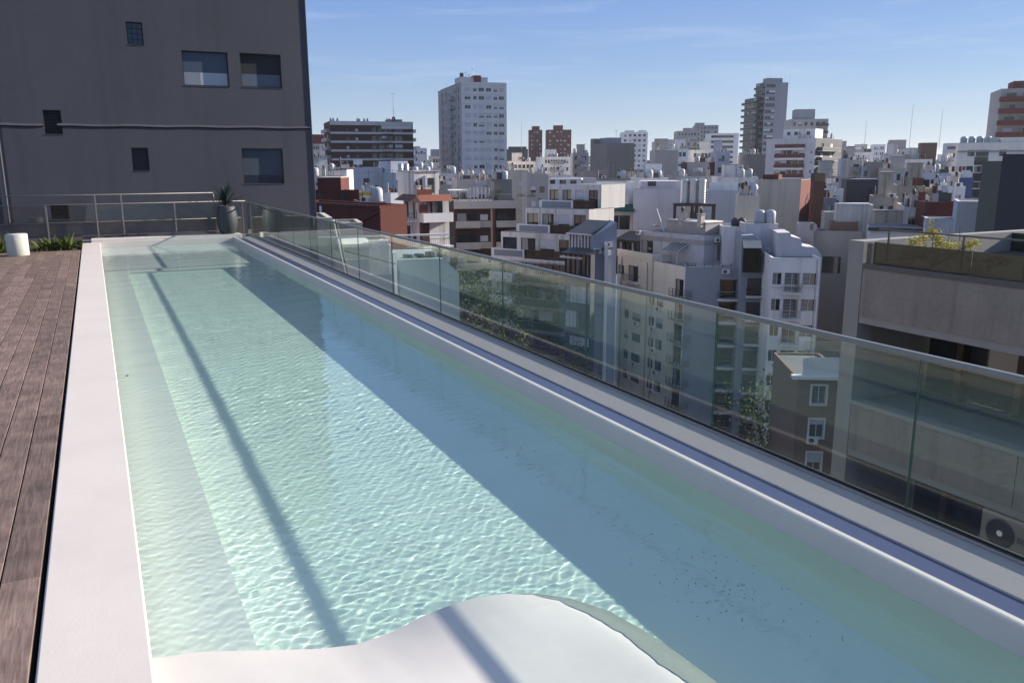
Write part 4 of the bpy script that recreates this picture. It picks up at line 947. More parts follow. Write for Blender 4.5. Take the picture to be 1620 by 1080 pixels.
B = Bld('blank pale blue wall behind and right of the steel tanks', 1115, 305, 122, 2, xr=1170, D=9, m='bluew'); B.finish(parapet=.1); B.boxp('white_ledge', .8, B.W, 1, 1.2, B.H, B.H+1.2, 'white')
B = Bld('pale cream blank gable right of the tank wall', 1170, 313, 112, 12, xl=1166, xr=1204, m='creamd'); B.finish(parapet=.1); B.clutter(0, 1, 1, 0, 1)
# tank frame with stainless tanks
K = at_d(1069, 324, 115); tf = thing('tank_stand', 'brown steel portal frame carrying the shiny roof tanks', 'frame', (K[0], K[1], K[2]-3.6), -YAW-R_(8))
sp = 5.5
for u in (0, 2.35, 2.95, sp-.3):
    for v in (0, 2.2): b = MB(); b.box(u, u+.28, v, v+.28, 0, 3.2, mat('dark brown frame steel', (.055, .04, .036), .7, .1, 2)); b.build('leg', tf)
b = MB(); b.box(-.05, sp, -.05, 2.5, 3.202, 3.55, MATS['dark brown frame steel']); b.build('deck_beam', tf)
for k in range(3):
    t = thing('steel_water_tank', ('left', 'middle', 'right')[k] and ('leftmost ribbed stainless steel tank on the brown frame', 'middle ribbed stainless steel tank on the brown frame', 'rightmost ribbed stainless steel tank with the bright sunlit edge')[k], 'water tank', tuple(Vector((K[0], K[1], K[2]-.04)) + Matrix.Rotation(-YAW-R_(8), 3, 'Z') @ Vector((1.3+k*1.17, 1.3, 0))), 0, 'stainless roof tanks')
    b = MB(); pr = []
    for j in range(14): pr += [(.46, j*.19), (.485, j*.19+.04), (.485, j*.19+.1), (.46, j*.19+.14)]
    b.lathe(pr + [(.3, 2.75), (0, 2.8)], mat('stainless tank steel', (.55, .54, .52), .28, .05, 3, metal=1), n=20); b.v = [(x*1.2, y*1.2, z*1.2) for x, y, z in b.v]; b.build('body', t)

# ------------------------------------------------ main cream corner building and its neighbours
M_rail = mat('black railing paint', (.02, .02, .022), .5, 0)
B = Bld('cream corner apartment block with rows of windows and black railed corner balconies', 1085.5, 426, 100, 36, xl=978, W=9, m='cream', name='corner_apartment_block')
fh = 2.78; z0 = B.L(1000, 508)[1]
cols = [((988, 995), 1.25, 0), ((1000, 1014), 1.15, 1), ((1026.5, 1035), 1.25, 0), ((1038, 1049), 1.35, 0)]
for (xa, xb), h, sill in cols:
    va, _ = B.L(xa, 500); vb, _ = B.L(xb, 500)
    for k in range(-1, 8):
        z = z0 - fh*k
        if k == -1 and xa < 1020: continue
        B.wins('L', [(va+vb)/2], [z], abs(va-vb), h, shut=(0, 0, 4, 1), sill=bool(sill))
for (xa, xb), h, k in (((979, 988), 1.25, 0), ((995, 1010.5), 2.1, 1)):
    va, z = B.L(xa, 434); vb, _ = B.L(xb, 434); B.wins('L', [(va+vb)/2], [z if not k else z-.95], abs(va-vb), h, shut=(0, 4))
    if k: B.place(balcony_mesh(abs(va-vb)+1, .7, 'rail', M_rail, .95), 'balcony', 'L', (va+vb)/2, z-1)
dv, zd = B.L(1066, 500)
for k in range(-2, 8):
    z = z0 - fh*k - .85
    if z+2.1 > B.H-.3: continue
    B.wins('L', [dv*.52], [z], dv*.8, 2.1, shut=(0, 4), name='balcony_door')
    b = MB()
    w2 = dv+.2; p = .6
    b.box(-p, .9, -p, w2, -.12, 0, C['gray'])
    for zz in (.12, .3, .48, .66, .95): b.box(-p-.1, -p-.06, -p-.1, w2, zz, zz+.03, M_rail); b.box(-p-.1, 1.0, -p-.1, -p-.06, zz, zz+.03, M_rail)
    for q in range(5): b.box(-p-.11, -p-.05, -p+q*(w2+p)/4-.05, -p+q*(w2+p)/4, 0, 1.0, M_rail)
    b.box(.95, 1.0, -p-.11, -p-.05, 0, 1.0, M_rail); b.build('balcony', B.root, (0, 0, z-.03))
for k, v in ((-1, .34), (0, .42), (1, .4), (2, .36), (3, .41), (2, .72), (4, .73), (0, .7)):
    B.place(ac_mesh(), 'air_conditioner', 'L', B.D*v*.9+.3, z0-fh*k-.5)
B.finish(M_roofr, .5)
for x in (983.5, 1024): v, _ = B.L(x, 480); b = MB(); b.beam((-.1, v, 0), (-.1, v, B.H-.2), .07, C['gray'], 6); B.part(b, 'downpipe')
v0, z1 = B.L(1034, 405); v1, _ = B.L(978, 391)
B.boxp('raised_parapet', -.02, .25, v0, v1, B.H-.1, z1, 'cream'); B.boxp('raised_parapet', .25, 4, v0, v0+.25, B.H-.1, z1, 'cream'); B.boxp('drop_trim', -.06, -.02, v0-.3, v0, 0, z1, 'creamd')
MAINC = B
# bluish front wing with recessed balconies, to the right of the corner
B = Bld('blue grey wing with stacked recessed balconies joined to the cream corner block', 1085.8, 426, 99.8, 3, xr=1176, D=9, m='blueg', name='balcony_wing'); B.m = C['steelb']
ua, _ = B.R(1139, 460); ub, _ = B.R(1175, 460)
for k in range(8):
    z = B.H - 3.65 - 2.78*k
    B.holes['R'].append((ua, ub, z, z+2.3)); b = MB(); b.box(ua+.01, ub-.01, 1.6, 1.65, z+.01, z+2.29, C['taupe']); b.box(ua+.4, ua+2.2, 1.5, 1.58, z+.01, z+2.1, M_pane); B.part(b, 'recess_back')
    B.place(balcony_mesh(ub-ua+.5, .9, 'rail', M_rail, .95), 'balcony', 'R', (ua+ub)/2, z)
    b = MB(); b.box(ua-.2, ub+.2, -.93, -.88, z+.96, z+1.0, M_steel); B.part(b, 'top_rail')
for h in B.holes['R']: pass
B.finish(M_roofr, .9); 
b = MB()
for h in B.holes['R']:
    u0, u1, z0_, z1_ = h; b.poly([(u0, .2, z0_), (u1, .2, z0_), (u1, 1.6, z0_), (u0, 1.6, z0_)], C['gray']); b.poly([(u0, .2, z1_), (u0, 1.6, z1_), (u1, 1.6, z1_), (u1, .2, z1_)], C['gray']); b.poly([(u0, .2, z0_), (u0, 1.6, z0_), (u0, 1.6, z1_), (u0, .2, z1_)], C['gray']); b.poly([(u1, .2, z0_), (u1, .2, z1_), (u1, 1.6, z1_), (u1, 1.6, z0_)], C['gray'])
B.part(b, 'recess_lining')
B.place(ac_mesh(), 'air_conditioner', 'R', B.R(1149, 433)[0], B.R(1149, 436)[1])
b = MB(); zt = B.H+.55
b.box(.1, B.W-.2, .0, .05, zt, zt+.05, M_steel)
for q in range(7): b.box(.1+q*(B.W-.4)/6, .15+q*(B.W-.4)/6, .0, .05, B.H, zt, M_dsteel)
B.part(b, 'terrace_rail')
# penthouse
P = Bld('blue grey penthouse with terrace doors and a red painted roof above the cream block', 1116, 377, 103.5, 48, xl=1015, xr=1168, m='bluew', name='penthouse', base=-13.)
P.wins('L', [P.L(1025, 392)[0]], [P.L(1025, 402)[1]], 2.2, 2.2, shut=(4,)); P.wins('L', [P.L(1052, 395)[0]], [P.L(1052, 405)[1]], 1.1, 2.1, fr=M_framew, shut=(2,), name='door'); P.wins('R', [P.R(1147, 400)[0]], [P.R(1147, 414)[1]], 2.6, 1.9, shut=(4,))
P.finish(M_roofr, .35)
P.boxp('grey_band', -.04, -.01, 0, P.D, P.H-1.1, P.H-.5, 'gray'); P.boxp('grey_band', 0, P.W, -.04, -.01, P.H-1.1, P.H-.5, 'gray')
for face, x, y in (('L', 1014, 373), ('R', 1134, 386)): q = getattr(P, face)(x, y); P.place(ac_mesh(), 'air_conditioner', face, q[0], q[1])
va = P.L(1066, 385)[0]; vb = P.L(1091, 390)[0]; zt = P.L(1075, 386)[1]; 
b = MB(); b.poly([(0, vb, zt), (0, va, zt), (-2, va, zt-.9), (-2, vb, zt-.9)], M_smoke)
for q in range(6): v = vb+(va-vb)*q/5; b.beam((0, v, zt+.02), (-2, v, zt-.88), .05, M_framew, 4)
b.beam((-2, vb, zt-.9), (-2, vb, 0), .06, M_framew, 4); b.beam((-2, va, zt-.9), (-2, va, 0), .06, M_framew, 4); b.box(-2, -1.96, vb, va, .0, 1.2, mat('blue tarpaulin', (.02, .09, .2), .6, .2, 2)); P.part(b, 'glass_lean_to')
b = MB(); u = .6; q0 = P.L(1114, 366)[0]; q1 = P.L(1041, 353)[0]
P.boxp('stair_block', 1.6, 4.6, P.D*.12, P.D*.72, P.H-.1, P.H+1.5, 'gray'); P.boxp('stair_block_top', 1.5, 4.7, P.D*.12-.1, P.D*.45, P.H+1.502, P.H+1.65, 'cream'); P.boxp('stair_block_top', 1.5, 4.7, P.D*.45+.02, P.D*.72+.1, P.H+1.502, P.H+1.62, 'blueg')
for v, u in ((.16, 1.2), (.5, 1.9)): o = put('chimney', chim_mesh(), P.root, (u, P.D*v, P.H+1)); o.scale = (1.1, 1.1, 1.2)
b = MB(); b.lathe([(.35, 1.2), (.38, 1.5), (.3, 2.1), (.0, 2.3)], M_brown, (3, P.D*.62, P.H), 10); P.part(b, 'cowl')
b = MB(); b.lathe([(.0, 0), (.3, .06), (.5, .2)], C['gray'], (1.2, P.D*.85, P.H+.6), 14, cap=False); b.beam((1.2, P.D*.85, P.H), (1.2, P.D*.85, P.H+.65), .04, M_steel, 4); P.part(b, 'dish')
P.boxp('orange_patch', .5, 2.2, P.D*.74, P.D*.97, P.H-.28, P.H-.2, mat('orange roof paint', (.36, .11, .05), .9, .2, 1)); b = MB(); b.beam((1, P.D*.7, P.H), (.6, P.D*.8, P.H+3), .06, C['white'], 5); P.part(b, 'leaning_pole')
# steel-blue gable, conservatory and dark lean-tos left of the penthouse
def gable(label, pts, dist, a, D, m, cat='building', name='gable_building', base=GZ):
    """upright wall slab with a given outline (photo pixels on its face plane), D thick"""
    B = Bld(label, pts[0][0], pts[0][1], dist, a, W=3, D=D, m=m, cat=cat, name=name, base=base)
    q = [B.R(*p) for p in pts]; b = MB(); us = [p[0] for p in q]; outline = [(us[0], 0)] + q + [(us[-1], 0)]
    f = [(u, 0, z) for u, z in outline]; bk = [(u, D, z) for u, z in outline]
    b.poly(f[::-1], B.m); b.poly(bk, B.m)
    for i in range(len(f)-1): b.poly([f[i], bk[i], bk[i+1], f[i+1]][::-1], B.m)
    B.part(b, 'wall'); return B
B = gable('steel blue sloping gable wall with air conditioners beside the cream corner block', [(937, 377), (977, 353), (978, 353.5)], 90, 10, 4, 'steelb')
for x, y in ((946, 402), (963, 392), (961, 405)): q = B.R(x, y); B.place(ac_mesh(), 'air_conditioner', 'R', q[0], q[1])
q = B.R(957, 386); b = MB(); b.box(q[0], q[0]+.35, -.6, -.02, 2, q[1], C['white']); B.part(b, 'white_fin')
B.wins = None
B = Bld('glazed roof room with a long dark pitched roof left of the steel blue gable', 937, 372, 90.5, 52, xl=902, W=3, m='white', base=-14, name='glazed_room')
z = B.H
for q in range(7): B.holes['L'].append((B.D*q/7+.12, B.D*(q+1)/7-.06, z-2.0, z-.15)); me = window_mesh(B.D/7-.18, 1.85, (0, 4, 0, 3, 0)[q % 5], M_framew)[0]; B.place(me, 'window', 'L', B.D*(q+.5)/7+.03, z-2.0)
B.finish(parapet=.0); b = MB(); b.poly([(-.3, -.2, z), (-.3, B.D+.2, z), (3.5, B.D+.2, z+1.3), (3.5, -.2, z+1.3)][::-1], M_dsteel); b.box(-.34, -.28, -.2, B.D+.2, z-.1, z+.03, C['white']); B.part(b, 'pitched_roof'); b = MB(); b.box(-1.6, 0, 0, B.D, z-2.6, z-2.4, C['white']); B.part(b, 'ledge')
B = Bld('dark glazed lean to with pale curtains below the glazed roof room', 936, 404, 88.5, 52, xl=895, W=.8, m='dark', base=GZ, name='lean_to')
for q in range(5): B.holes['L'].append((B.D*q/5+.1, B.D*(q+1)/5-.05, B.H-2.3, B.H-.15)); me = window_mesh(B.D/5-.15, 2.15, (4, 0, 4, 0, 0)[q], M_frame)[0]; B.place(me, 'window', 'L', B.D*(q+.5)/5, B.H-2.3)
B.grid('L', 4, 1.6, 1.9, 2.8, 3.6, 5); B.finish(); b = MB(); b.poly([(-.4, -.2, B.H), (-.4, B.D+.2, B.H), (3.5, B.D+.2, B.H+.9), (3.5, -.2, B.H+.9)][::-1], M_dsteel); B.part(b, 'pitched_roof')
B = Bld('small dark glazed roof room tucked between gable and penthouse', 1014, 383, 117, 50, xl=976, W=.5, m='dark', base=-14, name='glazed_room')
B.grid('L', 3, B.D/3*.8, 1.7, 3, .3, 1); B.finish(); b = MB(); b.poly([(-.3, -.1, B.H), (-.3, B.D+.1, B.H), (3, B.D+.1, B.H+1), (3, -.1, B.H+1)][::-1], M_dsteel); B.part(b, 'pitched_roof')
# left wing below the railing, seen through the glass
B = Bld('long grey wing with railed balconies seen through the glass left of the cream block', 932, 440, 97, 58, xl=842, W=.5, m='creamd', name='balcony_wing')
B.wins('L', [B.D*f for f in (.12, .3, .48, .66, .84)], [B.H-2.6-2.8*k for k in range(8)], 1.6, 2.0, shut=(0, 4, 1, 0))
for k in range(8): B.place(balcony_mesh(B.D*.5, 1.3, 'rail', C['gray'], 1), 'balcony', 'L', B.D*.27, B.H-2.7-2.8*k); B.place(balcony_mesh(B.D*.36, 1.1, 'glass', M_frame, 1), 'balcony', 'L', B.D*.76, B.H-2.7-2.8*k)
B.finish(parapet=.6)
B = Bld('narrow recessed bay with white trimmed balconies between grey wing and cream block', 979, 436, 101, 58, xl=935, W=.3, m='lilac', name='balcony_bay')
for k in range(9): 
    z = B.H-2.5-2.8*k; B.holes['L'].append((B.D*.1, B.D*.45, z, z+2.1)); B.place(window_mesh(B.D*.35, 2.1, (0, 4)[k % 2], M_frame)[0], 'balcony_door', 'L', B.D*.275, z); B.place(balcony_mesh(B.D*.42, 1.2, 'rail', M_rail), 'balcony', 'L', B.D*.26, z)
B.finish(parapet=.2)
for f in (.02, .52): b = MB(); b.beam((-.25, B.D*f, 0), (-.25, B.D*f, B.H), .14, C['white'], 6); B.part(b, 'downpipe')
# right of the corner: dark blue gabled block
B = gable('slate blue block with a sloping top edge and planted balconies right of the balcony wing', [(1176, 376), (1194, 375), (1222, 406)], 98.5, 8, 9, 'steelb', name='gabled_block')
for k in range(7):
    q = B.R(1192, 471+38*k); B.place(balcony_mesh(B.R(1216, 471)[0]-B.R(1180, 471)[0], .9, 'rail', M_rail, .95), 'balcony', 'R', B.R(1198, 471)[0], q[1]); b = MB(); b.box(B.R(1184, 450)[0], B.R(1206, 450)[0], -.06, -.01, q[1], q[1]+2.0, M_pane); b.box(B.R(1184, 450)[0]-.06, B.R(1206, 450)[0]+.06, -.05, -.005, q[1]-.05, q[1]+2.06, M_frame); B.part(b, 'balcony_door')
    if k == 0: bush('balcony_plants', '', (B.R(1188, 466)[0], -.6, q[1]), .35, .3, .8, 160, .1, MATS['roof garden leaf'], 61, B.root); bush('balcony_plants', '', (B.R(1206, 466)[0], -.6, q[1]), .3, .3, .8, 140, .1, MATS['roof garden leaf'], 62, B.root)
ua, za = B.R(1176, 383); ub, _ = B.R(1205, 383); b = MB(); b.poly([(ua, -1.2, za-.8), (ub, -1.2, za-.8), (ub, -.02, za), (ua, -.02, za)], C['creamd']); b.box(ua, ub, -1.2, -1.15, za-3.6, za-.82, M_smoke); b.box(ub-.06, ub, -1.14, -.03, za-3.6, za-.82, M_dsteel); B.part(b, 'canopy')
# white facade
B = Bld('white two bay facade with louvred shutters and a central railed balcony', 1223, 412, 93, 10, xr=1300, D=9, m='white', name='white_apartment_house')
fh = 2.85; us = [B.R(x, 440)[0] for x in (1222.5, 1238, 1242, 1267, 1270.5, 1295)]
M_louv = mat('grey louvre blade', (.42, .42, .44), .6, .05)
for k in range(6):
    z = B.R(1250, 455)[1] - fh*k
    for a_, c_, zz, h in ((max(us[0], .15), us[1], z, 1.35), (us[2], us[3], z-.75, 2.1), (us[4], us[5], z, 1.35)):
        B.holes['R'].append((a_, c_, zz, zz+h)); f = put('window', window_mesh(round(c_-a_, 1), h, 0, M_framew)[0], B.root, ((a_+c_)/2, 0, zz))
        if k < 2:
            b = MB(); n = 9 if h < 2 else 12
            for j in range(n): b.box(-(c_-a_)/2+.05, (0 if (a_ != us[4]) else -.2)+(.3 if a_ == us[2] else 0), .0, .03, h*.05+j*h*.9/n, h*.05+j*h*.9/n+.05, M_louv)
            b.build('louvre_shutter', f)
    b = MB(); w2 = us[3]-us[2]+.4; b.box(-w2/2, w2/2, -.8, 0, -.14, 0, C['white'])
    for zz in (.15, .35, .55, .75, .95): b.box(-w2/2, w2/2, -.8, -.76, zz, zz+.04, C['creamd']); b.box(-w2/2, -w2/2+.04, -.76, 0, zz, zz+.04, C['creamd']); b.box(w2/2-.04, w2/2, -.76, 0, zz, zz+.04, C['creamd'])
    b.build('balcony', B.root, ((us[2]+us[3])/2, 0, z-.78))
    if k < 2: bush('balcony_plants', '', (us[2]+.4 if k else us[3]-.3, -.5, z-.75), .5, .3, 1.0, 220, .1, mat('dry plant', (.14, .10, .05), .8, .3, 9), 70+k, B.root)
B.boxp('window_ledge', .1, B.W-.3, -.18, -.01, B.R(1250, 455)[1]-.14, B.R(1250, 455)[1]-.03, 'white')
B.finish(parapet=.2); b = MB(); b.beam((B.W-.35, -.1, 0), (B.W-.35, -.1, B.H), .06, C['beige'], 6); B.part(b, 'downpipe')
B = gable('pale lilac roofline wall stepping down behind the white louvred facade', [(1232, 372), (1252, 372), (1253, 378), (1269, 382), (1270, 393), (1294, 398), (1302, 411)], 97, 8, 5, 'lilac', name='stepped_wall')
B = Bld('small lilac roof cabin carrying two plastic water tanks', 1181, 358, 101, 10, xr=1233, D=5, m='lilac', base=-16, name='roof_cabin'); B.wins('R', [B.R(1226, 385)[0]], [B.R(1226, 389)[1]], .5, 1.2, shut=(0,)); B.finish(parapet=.15)
for i, x in enumerate((1206, 1223)):
    u, z = B.R(x, 357); o = put('water_tank', tank_mesh(), B.root, (u, 1.2, B.H)); o.scale = (1.1, 1.1, 1.05)
B.boxp('balustrade', B.W*.62, B.W*.9, -.6, -.55, B.H-3.4, B.H-2.6, M_framew)
B = Bld('two dark round tanks on a low white roof left of the lilac cabin', 1146, 362, 104, 8, xr=1182, D=6, m='white', base=-16, name='low_roof'); B.finish(parapet=.2)
for x in (1182-14, 1182-4): u, z = B.R(x, 362); b = MB(); b.lathe([(.5, 0), (.55, .1), (.55, .7), (.3, 1.0), (0, 1.05)], C['dark'], (u, 1.5, B.H), 12); B.part(b, 'water_tank')
B = Bld('large cream blank wall with rain streaks and a red box on its top edge', 1270, 289, 122, 78, xl=1200, W=7.5, m='creamd', name='blank_walled_building'); B.mf['R'] = C['brick']; B.finish(parapet=.1)
v0, z1 = B.L(1233, 280); v1, _ = B.L(1208, 280); B.boxp('red_box', .5, 2.5, v0, v1, B.H-.02, z1, 'terra')
B = Bld('tan brown square shaft with a dark top standing right of the cream blank wall', 1291, 279, 118, 24, xl=1286, xr=1308, m='brownp', base=-25, name='shaft'); B.mf['L'] = C['brick']; B.finish(parapet=.05); B.boxp('dark_cap', -.05, B.W*.02, 0, B.D, B.H-1, B.H+.06, 'dark'); B.boxp('ochre_cap', .05, B.W, -.05, 0, B.H-1, B.H-.02, mat('ochre top', (.2, .13, .07), .9, .2, 1))
B = Bld('low grey parapet wall with a rounded end under the tan shaft', 1264, 357, 104, 6, xr=1289, D=2, m='gray', name='parapet_wall'); B.finish(parapet=.05); b = MB(); b.beam((B.W, 0, B.H-.45), (B.W, 2, B.H-.45), .45, C['gray'], 20); B.part(b, 'rounded_end')
B = Bld('long beige terrace wall under the peeling cream wall', 1290, 370, 106, 4, xr=1366, D=5, m='beige', name='terrace_wall'); B.finish(parapet=.2); B.boxp('dark_opening', B.W*.18, B.W*.6, -.03, -.005, B.H-5, B.H-3, M_pane); b = MB(); b.beam((.9, .5, B.H-.5), (.9, .5, B.H+.2), .3, M_dsteel, 8); B.part(b, 'chimney')
B = Bld('terracotta sided grey hut between the tan shaft and the peeling wall', 1307, 340, 112, 6, xr=1330, D=4, m='beige', base=-16, name='hut'); B.wins('R', [B.W*.3, B.W*.7], [B.H-3.2], 1.0, 2, shut=(0,)); B.finish()
B = Bld('pale peeling cream wall with a white capped top edge', 1326, 329, 108, 5, xr=1384, D=3, m='peel', name='old_wall'); B.finish(parapet=.1); B.boxp('cap', -.1, B.W*.9, -.1, 1.5, B.H+.06, B.H+.22, 'white')
B = Bld('brown clapboard lower roof room beside the rounded parapet', 1316, 356, 107, 5, xr=1360, D=2, m='browns', base=-14, name='roof_room'); B.finish(parapet=.02)
B = Bld('mossy stained old plaster parapet behind the yellow flowered plant', 1386, 339, 100, 6, xr=1433, D=3, m='moss', base=-16, name='old_wall'); B.finish(parapet=.1); B.boxp('cap', -.1, B.W*.95, -.1, .4, B.H+.06, B.H+.14, 'peel')
B = Bld('long pale roof slab below the mossy parapet', 1378, 366, 92, 2, xr=1470, D=8, m='lilac', name='low_roof'); B.finish(parapet=.0); B.boxp('edge_beam', -.2, B.W, -.3, -.02, B.H-.25, B.H+.1, 'dark')
B = Bld('plain white lilac wall, lower one of two beside the charcoal block', 1467, 353, 70, 3, xr=1517, D=3, m='bluew', name='blank_wall_house'); B.finish(parapet=.02)
B = Bld('plain white lilac wall, taller one of two beside the charcoal block', 1517, 326, 68, 3, xr=1587, D=5, m='bluew', name='blank_wall_house'); B.finish(parapet=.02)
B = Bld('dark navy box building with a white roof edge in the middle distance', 1342, 289, 150, 4, xr=1411, D=12, m='dark', name='box_building'); B.finish(parapet=.1); B.boxp('roof_edge', .8, B.W*.7, -.05, .3, B.H+.06, B.H+.2, 'white'); B.boxp('door', B.W*.5, B.W*.62, -.03, -.005, B.H-3.4, B.H-1.2, M_dark)
# olive and charcoal slabs at right edge
B = Bld('dark olive rendered slab just left of the charcoal block', 1557, 263, 62, 0, xr=1600, D=6, m='darkg', name='slab_building'); B.finish(parapet=.02)
B = Bld('near charcoal block rising at the right frame edge', 1589, 253, 40, -8, W=16, D=8, m='dark', name='charcoal_block'); B.finish(parapet=.02)
# ------------------------------------------------ middle distance, right part
B = Bld('white apartment block with red bands and balconied brown side below the glass tower', 1294, 223, 250, 70, xl=1216, xr=1336, m='lilac', name='banded_apartment_block')
va, vb = B.L(1277, 230)[0], B.L(1230, 230)[0]
for k in range(8):
    z = B.H - 2.1 - 2.75*k
    B.boxp('red_band', -.5, -.02, va, vb, z-.45, z+.55, 'brick' ); B.boxp('white_band', -.52, -.02, va, vb, z-1.0, z-.46, 'white')
B.wins('L', [va+(vb-va)*(i+.5)/5 for i in range(5)], [B.H-4.6-2.75*k for k in range(7)], (vb-va)/5*.9, 1.4, shut=(0, 3, 4, 1)); B.wins('L', [va*.35], [B.H-4-2.75*k for k in range(7)], .7, .8)
B.mf['R'] = C['dark']
for k in range(7): B.place(balcony_mesh(B.W*.7, 1.5, 'glass', M_dsteel, 1.), 'balcony', 'R', B.W*.42, B.H-3.4-2.75*k)
B.wins('R', [B.W*.25, B.W*.6], [B.H-3.3-2.75*k for k in range(7)], 2.2, 2)
B.finish(parapet=.3); v1 = B.L(1236, 214)[0]; B.boxp('top_storey', 3, 9, B.D*.1, v1, B.H-.05, B.H+2.7, 'white'); 
for f in (.2, .45, .6): B.boxp('top_window', 2.94, 2.99, B.D*f, B.D*f+1.0, B.H+1, B.H+2, M_pane)
B.clutter(0, 1, 3, 2)
B = Bld('blunt taupe windowless block with a square chimney on its left corner', 963, 228, 200, 22, xl=937, xr=1007, m='taupe', name='windowless_block'); B.finish(parapet=.1); v, z = B.L(937, 223); B.boxp('chimney_stack', .0, 1.6, B.D-2.2, B.D, B.H-.05, B.H+1.3, 'taupe'); B.boxp('plant_room', B.W*.25, B.W*.75, 4, 9, B.H, B.H+1.4, 'blueg'); put('aerial', aerial_mesh(), B.root, (B.W*.5, 3, B.H))
B = Bld('long low olive grey annex in front of the taupe block', 925, 272, 180, 10, xr=965, D=8, m='taupe', name='annex'); B.wins('R', [B.W*.6], [B.H-2.5], 2.5, 1.2, shut=(0,)); B.finish(parapet=.2)
B = Bld('cream building with a dark cornice line and few small windows at the right', 1520, 233, 175, 2, W=26, D=14, m='cream', name='cornice_building')
B.wins('R', [B.R(x, 250)[0] for x in (1539, 1552, 1561, 1589)], [B.R(1539, 254)[1]-2.9*k*.98 for k in range(5)], 1.1, 1.1, shut=(0, 4)); B.wins('R', [B.R(1556, 250)[0]], [B.R(1556, 268)[1]-2.9*k for k in range(4)], 2.2, 1.5, shut=(0,))
B.finish(parapet=.5); B.boxp('cornice', -.1, B.W, -.25, -.02, B.H-1.6, B.H-1.35, 'gray'); u, z = B.R(1563, 224); u1, _ = B.R(1585, 224); B.boxp('plant_room', u, u1, 1.5, 6, B.H-.1, z, 'lilac'); B.boxp('plant_room', B.R(1588, 226)[0], B.W, 1, 7, B.H-.1, B.H+.9, 'cream'); 
for k in range(4): put('water_tank', tank_mesh(), B.root, (.8+1.3*k, 2, B.H-.3))
B.boxp('roof_cabin', 5.2, 8, 2, 4, B.H-.1, B.H+.7, 'bluew')
